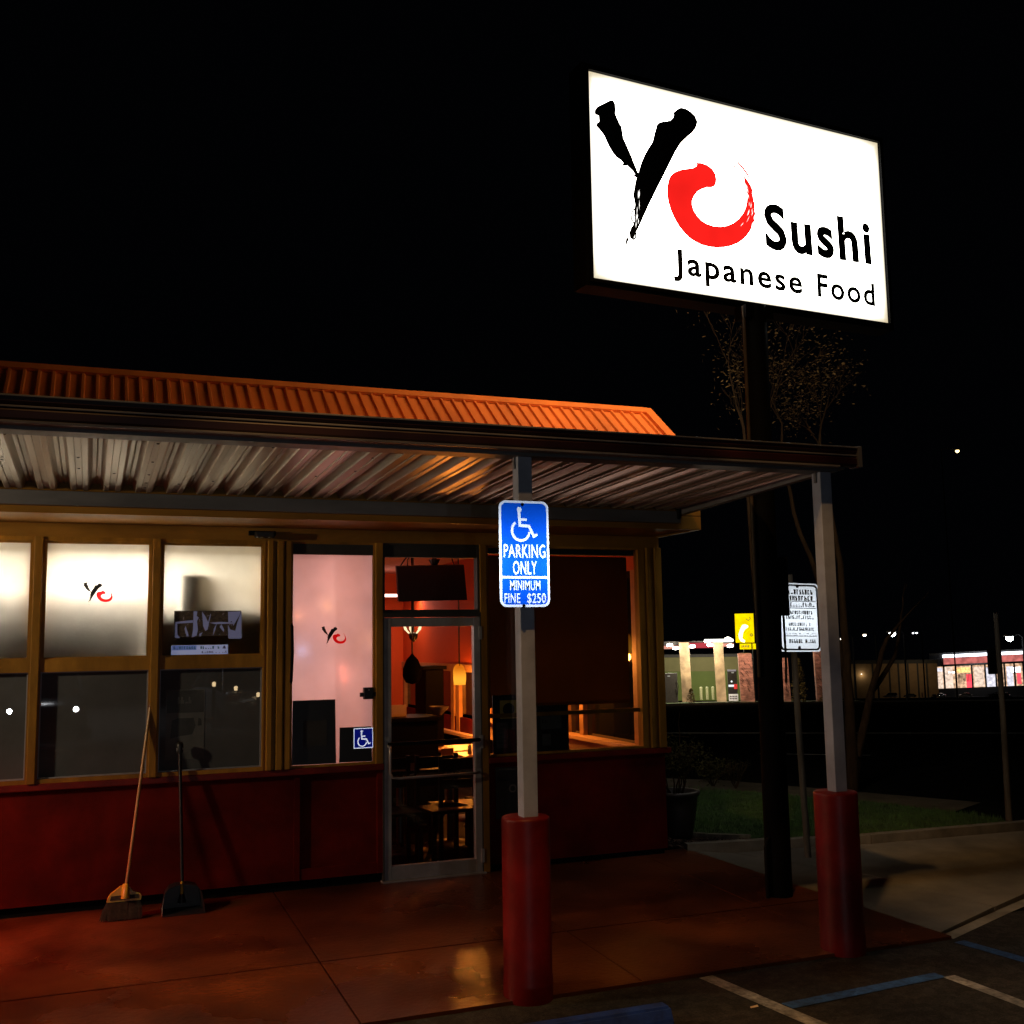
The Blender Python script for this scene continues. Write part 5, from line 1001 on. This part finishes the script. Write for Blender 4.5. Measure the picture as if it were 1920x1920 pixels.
# brick pillars with a painted pattern
F3 = F; M['mural'] = pbr('dark_mural_paint', (.07, .03, .02), .8, var=.4)
for (x0, x1, y0, y1, sx, lb) in ((1383, 1409, 1226, 1314, 1.5, 'pink brick pillar with dark branching mural left of the pole'), (1516, 1540, 1200, 1314, 1.0, 'brick pillar behind the white sign and the right canopy post'), (1459, 1472, 1235, 1314, .8, 'narrow brick pillar just right of the sign pole')):
    t = thing('brick_pillar', lb, 'pillar', F3.pt((x0+x1)/2, 1316, -2.5), 'brick pillars of the petrol station')
    mb = MB(); mb.add([F3.pt(x, y, d) for (y, e) in ((1316, 2.5), (y0, 0)) for d in (-3, -2.1) for x in (x0+e, x1-2+e*1.2)], [(0, 2, 3, 1), (4, 5, 7, 6), (0, 1, 5, 4), (2, 6, 7, 3), (0, 4, 6, 2), (1, 3, 7, 5)]); mesh_obj('shaft', mb, 'brick', t)
    mb = MB()
    for k in range(26):
        x = rnd.uniform(x0+3, x1-6); y = rnd.uniform(y0+10, 1300); a = F3.pt(x, y, -3.03); b = F3.pt(x+rnd.uniform(2, 6), y+rnd.uniform(2, 9), -3.03); mb.tube([a, a.lerp(b, .5)+Vector((0, 0, .03)), b], rnd.uniform(.008, .03), 4)
    mesh_obj('mural', mb, 'mural', t)
lamp('pillar_light', 'POINT', F3.pt(1450, 1212, -7), 380, (1, .66, .50), .3); lamp('pillar_light', 'POINT', F3.pt(1392, 1206, -6.5), 480, (1, .66, .52), .3)
# hedge, grass strip and shrubs in front of the station
def bush(F_, x, w, y0, y1, d, label, seed, n=500, cat='shrub', name='shrub', mat='gleaf'):
    rr = random.Random(seed); P = F_.pt(x, y1, d); t = thing(name, label, cat, P); h = (y1-y0)*F_.mpp; R = w*F_.mpp/2; mb = MB()
    for k in range(n):
        a = rr.uniform(0, 6.28); v = rr.random()**.8; r = R*math.sqrt(rr.random())*(1.05-v**2*.9); c = P+Vector((r*math.cos(a), r*math.sin(a), v*h)); e = Vector((rr.gauss(0, 1), rr.gauss(0, 1), rr.gauss(0, 1))).normalized(); b = e.orthogonal().normalized(); s = R*rr.uniform(.10, .22); mb.add([c-e*s, c+b*s*.5, c+e*s, c-b*s*.5], [(0, 1, 2, 3)])
    mesh_obj('foliage', mb, mat, t); mb = MB(); mb.tube([P-Vector((0, 0, .05)), P+Vector((0, 0, h*.6))], R*.08, 6); mesh_obj('stem', mb, 'bark', t); return t
bush(F, 1297, 20, 1287, 1322, -4, 'dark pointed shrub in front of the left canopy column', 41); bush(F, 1378, 40, 1312, 1324, -5, 'low dark hedge left of the sign pole at the station edge', 42); bush(F, 1420, 14, 1285, 1322, -4.5, 'dark shrub hidden half behind the sign pole', 43); bush(F, 1485, 30, 1235, 1322, -4, 'tall dark tree-like shrub under the white sign', 44, 900); bush(F, 1530, 30, 1285, 1325, -5, 'round dark shrub at the foot of the right brick pillar', 45)
mb = MB(); vs = [F.pt(x, 1318, d) for d in (-7.0, -1) for x in (1210, 1280, 1350, 1420, 1500, 1580)]; vs = [(p.x, p.y, g(p.x, p.y)+.06) for p in vs]; mb.add(vs, [(i, i+1, i+7, i+6) for i in range(5)]); struct('station_verge', mb, 'grassb')
mb = MB(); vs = [F.pt(x, 1318, d) for d in (-1, 12) for x in (1150, 1250, 1350, 1450, 1600)]; vs = [(p.x, p.y, g(p.x, p.y)+.05) for p in vs]; mb.add(vs, [(i, i+1, i+6, i+5) for i in range(4)]); struct('station_forecourt', mb, 'conc')

# diner at the right
G = Far(1835, 1296); DN = thing('diner_building', 'bright diner with a white neon roof edge and red fascia at the far right', 'diner', G.P)
M['neon'] = emis('white_neon', (.85, .90, 1), 6); M['redf'] = emis('lit_red_fascia', (1, .26, .23), .62, .35, .5); M['dlit'] = emis('lit_diner_room', (1, .62, .38), .75, .75, .8)
def skew(x): return -(x-1775)*.0425*1.0
def gbox(mb, x0, x1, y0, y1, d0, d1): mb.add([G.pt(x, y+(skew(x) if sk else 0), d) for (y, sk) in ((y1, 1), (y0, 1)) for d in (d0, d1) for x in (x0, x1)], [(0, 2, 3, 1), (4, 5, 7, 6), (0, 1, 5, 4), (2, 6, 7, 3), (0, 4, 6, 2), (1, 3, 7, 5)]); return mb
mesh_obj('fascia', gbox(MB(), 1777, 1915, 1224, 1236, 0, .5), 'redf', DN); mesh_obj('neon_edge', gbox(MB(), 1776, 1916, 1218, 1223, -.2, .4), 'neon', DN); mesh_obj('fascia_soffit', gbox(MB(), 1777, 1915, 1236, 1239, .0, 2), 'dark', DN); mesh_obj('wall', gbox(MB(), 1752, 1916, 1281, 1310, .5, .8), 'dark', DN); mesh_obj('roof', gbox(MB(), 1752, 1915, 1214, 1240, .55, 9), 'dark', DN)
mesh_obj('interior', gbox(MB(), 1754, 1915, 1240, 1283, 3.6, 3.8), 'dlit', DN)
for x in (1752, 1775, 1796, 1824, 1847, 1865, 1880, 1897, 1912): mesh_obj('window_post', gbox(MB(), x, x+3.2, 1238, 1282, .5, .8), 'dark', DN)
M['winlit'] = emis('lit_blind_warm', (1, .76, .60), .95, .35, 1.1); M['winlitw'] = emis('lit_blind_cool', (.90, .88, 1), .95, .35, 1.1); M['winr'] = emis('red_neon_sign', (1, .07, .10), 1.6); M['wino'] = emis('orange_counter_light', (1, .50, .18), 1.8, .4, 2)
for (x0, x1, y0, y1, m) in ((1757, 1774, 1242, 1249, 'winlitw'), (1762, 1774, 1249, 1281, 'winlit'), (1778, 1792, 1241, 1281, 'winlit'), (1784, 1795, 1250, 1253, 'neon'), (1799, 1823, 1243, 1253, 'wino'), (1815, 1824, 1256, 1281, 'winr'), (1829, 1846, 1243, 1280, 'winlit'), (1850, 1865, 1245, 1281, 'winlitw'), (1885, 1896, 1245, 1281, 'winlitw'), (1893, 1909, 1247, 1256, 'neon'), (1902, 1909, 1258, 1278, 'winr')):
    mesh_obj('lit_window', gbox(MB(), x0, x1, y0, y1, .9, 1.0), m, DN)
mb = MB()
for k in range(9): gbox(mb, 1801+k*2.5, 1802+k*2.5, 1254, 1270, .86, .9)
mesh_obj('booth_slats', mb, 'dark', DN)
lamp('diner_fill_light', 'POINT', G.pt(1835, 1222, -5)-G.P, 1600, (.85, .9, 1), .4, parent=DN)  # fill lamp added before the diner so the car tops catch highlights
# dim warehouse between the tree and the diner
Hh = Far(1700, 1296, push=2); WH = thing('warehouse', 'dim tan panelled warehouse between the bare tree and the diner', 'warehouse', Hh.P)
mesh_obj('wall', Hh.one(1560, 1756, 1233, 1300, 0, 8), 'tanw', WH); mesh_obj('parapet', Hh.one(1555, 1758, 1226, 1233, -.2, 8), 'dark', WH)
for x in (1608, 1640, 1670, 1686, 1703, 1720, 1736): mesh_obj('pilaster', Hh.one(x, x+3, 1233, 1300, -.15, 0), 'dark', WH)
c = Hh.pt(1621, 1252, -.5); mesh_obj('wall_lamp', MB().lathe([(0, -.1), (.22, -.06), (.2, .04), (0, .08)], c, 12), emis('warm_wall_lamp', (1, .9, .7), 6), WH); lamp('wall_lamp_or_fill', 'POINT', c+Vector((0, 0, -.4))-Hh.f*.9-Hh.P, 110, (1, .8, .5), .2, parent=WH); lamp('wall_lamp_or_fill', 'POINT', Hh.pt(1715, 1235, -12)-Hh.P, 900, (1, .75, .45), .3, parent=WH)  # second lamp is fill added well before the wall, for cars and pavement
# cars
M['head'] = emis('headlight_on', (.92, .96, 1), 120); M['headoff'] = pbr('headlight_lens', (.5, .5, .52), .1); M['tail'] = pbr('tail_light_lens', (.35, .01, .01), .15); M['tailon'] = emis('tail_light_on', (1, .03, .02), 2)
def car(loc, rz, label, paint='carpaint', lights=False, L=4.5, H=1.45, tails=False, boxy=0):
    t = thing('parked_car', label, 'car', (0, 0, 0), 'cars parked across the street' if not lights else None)
    Wd = .88; st = [(-L/2, .38, .72), (-L/2+.05, .30, .86), (-L*.33, .24, .95), (-L*.1, .22, .97), (L*.18, .22, .96), (L*.33, .24, .88), (L/2-.12, .30, .74), (L/2, .40, .60)]
    mb = MB(); n = 10; vs = []
    for (y, zb, zt) in st:
        wdt = Wd*(1-.10*abs(y/(L/2))**3); ring = [(-wdt*.92, zb), (-wdt, zb+.12), (-wdt, zt-.18), (-wdt*.95, zt-.05), (-wdt*.80, zt), (wdt*.80, zt), (wdt*.95, zt-.05), (wdt, zt-.18), (wdt, zb+.12), (wdt*.92, zb)]; vs += [(x, y, z) for x, z in ring]
    mb.add(vs, [(i*n+j, i*n+(j+1) % n, (i+1)*n+(j+1) % n, (i+1)*n+j) for i in range(len(st)-1) for j in range(n)]+[tuple(range(n))[::-1], tuple((len(st)-1)*n+j for j in range(n))], True); body = mesh_obj('body', mb, paint, t)
    r0y, r1y = (-L*.30, L*.12) if not boxy else (-L*.44, L*.15)
    mb = MB(); vs = []; cab = [(-L*.42 if not boxy else -L*.48, .90, .80), (r0y, H-.05, .66), (0, H, .68), (r1y, H-.06, .64), (L*.30, .90, .78)]
    for (y, z, w) in cab: vs += [(-w, y, z), (w, y, z)]
    top = vs; lo = [(-.80*(1 if 0 < i < 4 else .98), c[0], .90) for i, c in enumerate(cab)]; 
    vs = [v for v in top]+[(-.82, c[0], .89) for c in cab]+[(.82, c[0], .89) for c in cab]; n5 = len(cab)
    fs = [(2*i, 2*i+1, 2*i+3, 2*i+2) for i in range(n5-1)]+[(2*i, 2*i+2, 2*n5+i+1, 2*n5+i) for i in range(n5-1)]+[(2*i+1, 3*n5+i, 3*n5+i+1, 2*i+3) for i in range(n5-1)]
    mb.add(vs, fs); mesh_obj('cabin_glass', mb, 'carglass', t)
    mb = MB(); mb.add([(-.66, r0y, H-.04), (.66, r0y, H-.04), (.68, 0, H+.012), (-.68, 0, H+.012), (.64, r1y, H-.045), (-.64, r1y, H-.045)], [(0, 1, 2, 3), (3, 2, 4, 5)])
    for s in (-1, 1):
        for (a, b) in (((r1y, H-.05, .65), (L*.30, .90, .79)), ((r0y, H-.05, .67), (cab[0][0], .9, .81)), ((-.1, H-.01, .685), (-.12, .9, .83))): mb.tube([(s*a[2], a[0], a[1]), (s*b[2], b[0], b[1])], .035, 6)
    mesh_obj('roof', mb, paint, t)
    for sx in (-1, 1):
        for y in (-L*.29, L*.31):
            mb = MB(); mb.lathe([(.20, -.09), (.30, -.10), (.325, -.06), (.325, .06), (.30, .10), (.20, .09)], (0, 0, 0), 20); mb.v = [(sx*.79+c, y+a, .325+b) for a, b, c in mb.v]; w = mesh_obj('wheel', mb, 'tyre', t)
            mb = MB(); mb.lathe([(0, .085), (.06, .09), (.20, .075), (.2, -.07), (0, -.07)], (0, 0, 0), 14); mb.v = [(sx*(.79+c), y+a, .325+b) for a, b, c in mb.v]; mesh_obj('rim', mb, 'aluthin', w)
        mb = MB(); mb.lathe([(0, -.05), (.025, -.04), (.034, 0), (.03, .03), (0, .05)] if lights else [(0, -.05), (.07, -.04), (.10, 0), (.09, .03), (0, .05)], (0, 0, 0), 12); mb.v = [(sx*.66+a*1.4, L/2-.10+c, .665+b*.8) for a, b, c in mb.v]; h_ = mesh_obj('headlight', mb, 'head' if lights else 'headoff', t)
        mb = MB(); mb.box(sx*.66-.13, sx*.66+.13, -L/2-.015, -L/2+.06, .66, .80, .01); mesh_obj('tail_light', mb, 'tailon' if tails else 'tail', t)
    mb = MB(); mb.box(-.42, .42, L/2-.05, L/2+.01, .40, .54, .01); mesh_obj('grille', mb, 'black', t); mb = MB(); mb.box(-.25, .25, -L/2-.012, -L/2+.02, .52, .63); mesh_obj('number_plate', mb, 'paper', t)
    t.location = loc; t.rotation_euler.z = rz; return t
def far_car(x, y, d, turn, label, F_=Hh, **k):
    p = F_.pt(x, y, 0)+F_.f*d; p.z = g(p.x, p.y); ang = math.atan2(F_.f.y, F_.f.x)-math.pi/2; return car(p, ang+turn, label, **k)
far_car(1672, 1310, -14, 1.5, 'silver van parked left in front of the warehouse', paint='carpaint2', H=1.85, L=4.9, boxy=1); far_car(1705, 1310, -12, 1.62, 'dark car parked right of the van in front of the warehouse'); far_car(1757, 1305, -16, 2.6, 'dark car with its headlights on left in front of the diner', lights=True); far_car(1800, 1290, -7, 1.57, 'silver car parked along the diner windows', paint='carpaint2'); far_car(1862, 1292, -8, 1.4, 'dark car at the right in front of the diner')
# brick pier and sign boxes between the cars
p = Hh.pt(1726, 1308, -18); p.z = g(p.x, p.y); mb = MB(); mb.box(p.x-.2, p.x+.2, p.y-.2, p.y+.2, p.z, p.z+1.55, .01); mb.box(p.x-.25, p.x+.25, p.y-.25, p.y+.25, p.z+1.55, p.z+1.65, .01); solo('brick_pier', mb, 'brick', 'short brick pier between the dark cars and the diner', 'pier')
bush(Hh, 1745, 26, 1285, 1312, -20, 'dark low bush right of the short brick pier', 47, 400); bush(Hh, 1850, 70, 1282, 1310, -24, 'long dark hedge in front of the diner', 48, 900); bush(Hh, 1800, 50, 1292, 1312, -24, 'low dark hedge left of the long one before the diner', 49, 500)
mb = MB(); vs = [Hh.pt(x, 1308, d) for d in (-25, -2) for x in (1560, 1640, 1720, 1800, 1920)]; vs = [(p.x, p.y, g(p.x, p.y)+.05) for p in vs]; mb.add(vs, [(i, i+1, i+6, i+5) for i in range(4)]); struct('far_car_park', mb, 'conc')
# car facing the restaurant behind the camera; its headlights show in the lower panes and on the reflective signs
car((CARF.x, CARF.y-2.25, CARF.z), 0, 'dark car in the car park facing the restaurant with its headlights on', lights=True)
car((-4.6, -19.6, g(0, -19)), .05, 'silver car parked beside the one with its headlights on', paint='carpaint2'); car((3.6, -20.5, g(0, -20)), 3.0, 'silver car parked in the next row of the car park', paint='carpaint2')
t = thing('added_lot_lamp', 'tall car park lamp added behind the row of parked cars to light them', 'lamp post', (-1.2, -24, -.1)); mb = MB(); mb.tube([(-1.2, -24, -.1), (-1.2, -24, 8.2)], .08, 10); mesh_obj('pole', mb, 'dark', t); mb = MB(); mb.box(-1.45, -.95, -24, -23.2, 8.15, 8.3, .02); mesh_obj('lamp_head', mb, 'dark', t)  # unseen lamp added so the cars show in the pane reflections
l = lamp('added_lot_output', 'SPOT', (0, .6, 8.2), 5200, (.92, .95, 1), .12, angle=96, blend=.5); l.parent = t; l.rotation_euler = (0, 0, 0)
for sx in (-1, 1): lamp('headlight_beam', 'SPOT', (CARF.x+sx*.66, CARF.y+.12, CARF.z+.675), 95, (.86, .93, 1), .05, target=(2.9+sx*.3, 0, 1.75), angle=36, blend=.9)
for (x, y, z, lb) in ((3.34, -18.3, .86, 'assumed low path light in the car park behind, left one'), (3.85, -18.1, .70, 'assumed low path light in the car park behind, middle one'), (2.75, -17.6, 1.0, 'assumed low path light in the car park behind, right one')):
    t = thing('assumed_path_light', lb, 'path light', (x, y, g(x, y)), 'assumed path lights in the car park'); mb = MB(); mb.tube([(x, y, -.12), (x, y, z-.08)], .04, 8); mesh_obj('post', mb, 'dark', t); mb = MB(); mb.lathe([(0, -.06), (.04, -.05), (.045, .04), (0, .06)], (x, y, z), 10); mesh_obj('lamp_globe', mb, emis('assumed_path_globe', (1, .72, .38), 14), t)  # unseen lights, assumed, added for the small amber reflections in the panes
# street lamps
def street_lamp(px, py, t_, label, size=.16, s=30, col=(1, .93, .75), twin=False, power=0, arm=1.2):
    p = along(px, py, t_); gz = g(p.x, p.y); tt = thing('street_lamp', label, 'street lamp', (p.x+arm, p.y, gz), 'street lamps across the road')
    mb = MB(); mb.tube([(p.x+arm, p.y, gz-.1), (p.x+arm, p.y, p.z+.1), (p.x+arm*.7, p.y, p.z+.28), (p.x, p.y, p.z+.2)], [.09, .06, .045, .04], 8); mesh_obj('pole', mb, 'blackflat', tt)
    for k in range(2 if twin else 1):
        q = p+Vector((k*.5, 0, 0)); mb = MB(); mb.box(q.x-size*1.6, q.x+size*1.4, q.y-size*.8, q.y+size*.8, q.z+size*.55, q.z+size*1.0, .02); mesh_obj('lamp_head', mb, 'dark', tt)
        mb = MB(); mb.lathe([(0, -size*.9), (size*.7, -size*.55), (size, .0), (size*.9, size*.5), (0, size*.52)], q, 16); mesh_obj('lamp_globe', mb, emis('street_globe_%d' % len(MATS), col, s), tt)
    if power: l = lamp('street_lamp_light', 'POINT', p-Vector((p.x+arm, p.y, gz))-Vector((0, 0, size*1.2)), power, col, .15); l.parent = tt
    return tt
street_lamp(1795, 846, 135, 'high street lamp alone in the dark sky right of the canopy', .24, 5, (1, .72, .28), power=40, arm=-2.6)
street_lamp(1893, 1197, 75, 'very bright white lamp above the roof of the diner', .24, 60, (.85, .95, 1), power=300)
street_lamp(1673, 1189, 90, 'white lamp seen behind the long slanting limb of the bare tree', .26, 25, (.95, .97, 1)); street_lamp(1621, 1191, 95, 'warm lamp left among the limbs of the bare tree', .14, 9, (1, .85, .65)); street_lamp(1712, 1187, 120, 'small twin white lamp right of the slanting limb', .10, 7, (.9, .95, 1), twin=True); street_lamp(1577, 1198, 90, 'small lamp just right of the right canopy post', .10, 7, (1, .9, .7))
# tree over the car park, left of the frame: its boughs break up the light that falls on the walk
rr = random.Random(3); bx_ = Vector((-4.6, -5.4, -.1))
tree(bx_, [([bx_, Vector((-4.5, -5.3, 2.4)), Vector((-3.2, -5.1, 4.9)), Vector((-.8, -4.8, 5.7)), Vector((.9, -4.6, 5.95))], .16, .03), ([Vector((-.8, -4.8, 5.7)), Vector((1.0, -4.3, 5.9)), Vector((2.3, -4.4, 6.1))], .05, .025), ([Vector((-.8, -4.8, 5.7)), Vector((.8, -5.2, 6.0)), Vector((2.6, -5.0, 6.3))], .05, .022)],
     'tree left of the frame whose boughs hang over the car park', 6, depth=3, L=.7, nleaf=330, lsize=.10, spread=.6)
for o_ in bpy.data.objects:
    if o_.type == 'LIGHT' and not o_.parent: pass
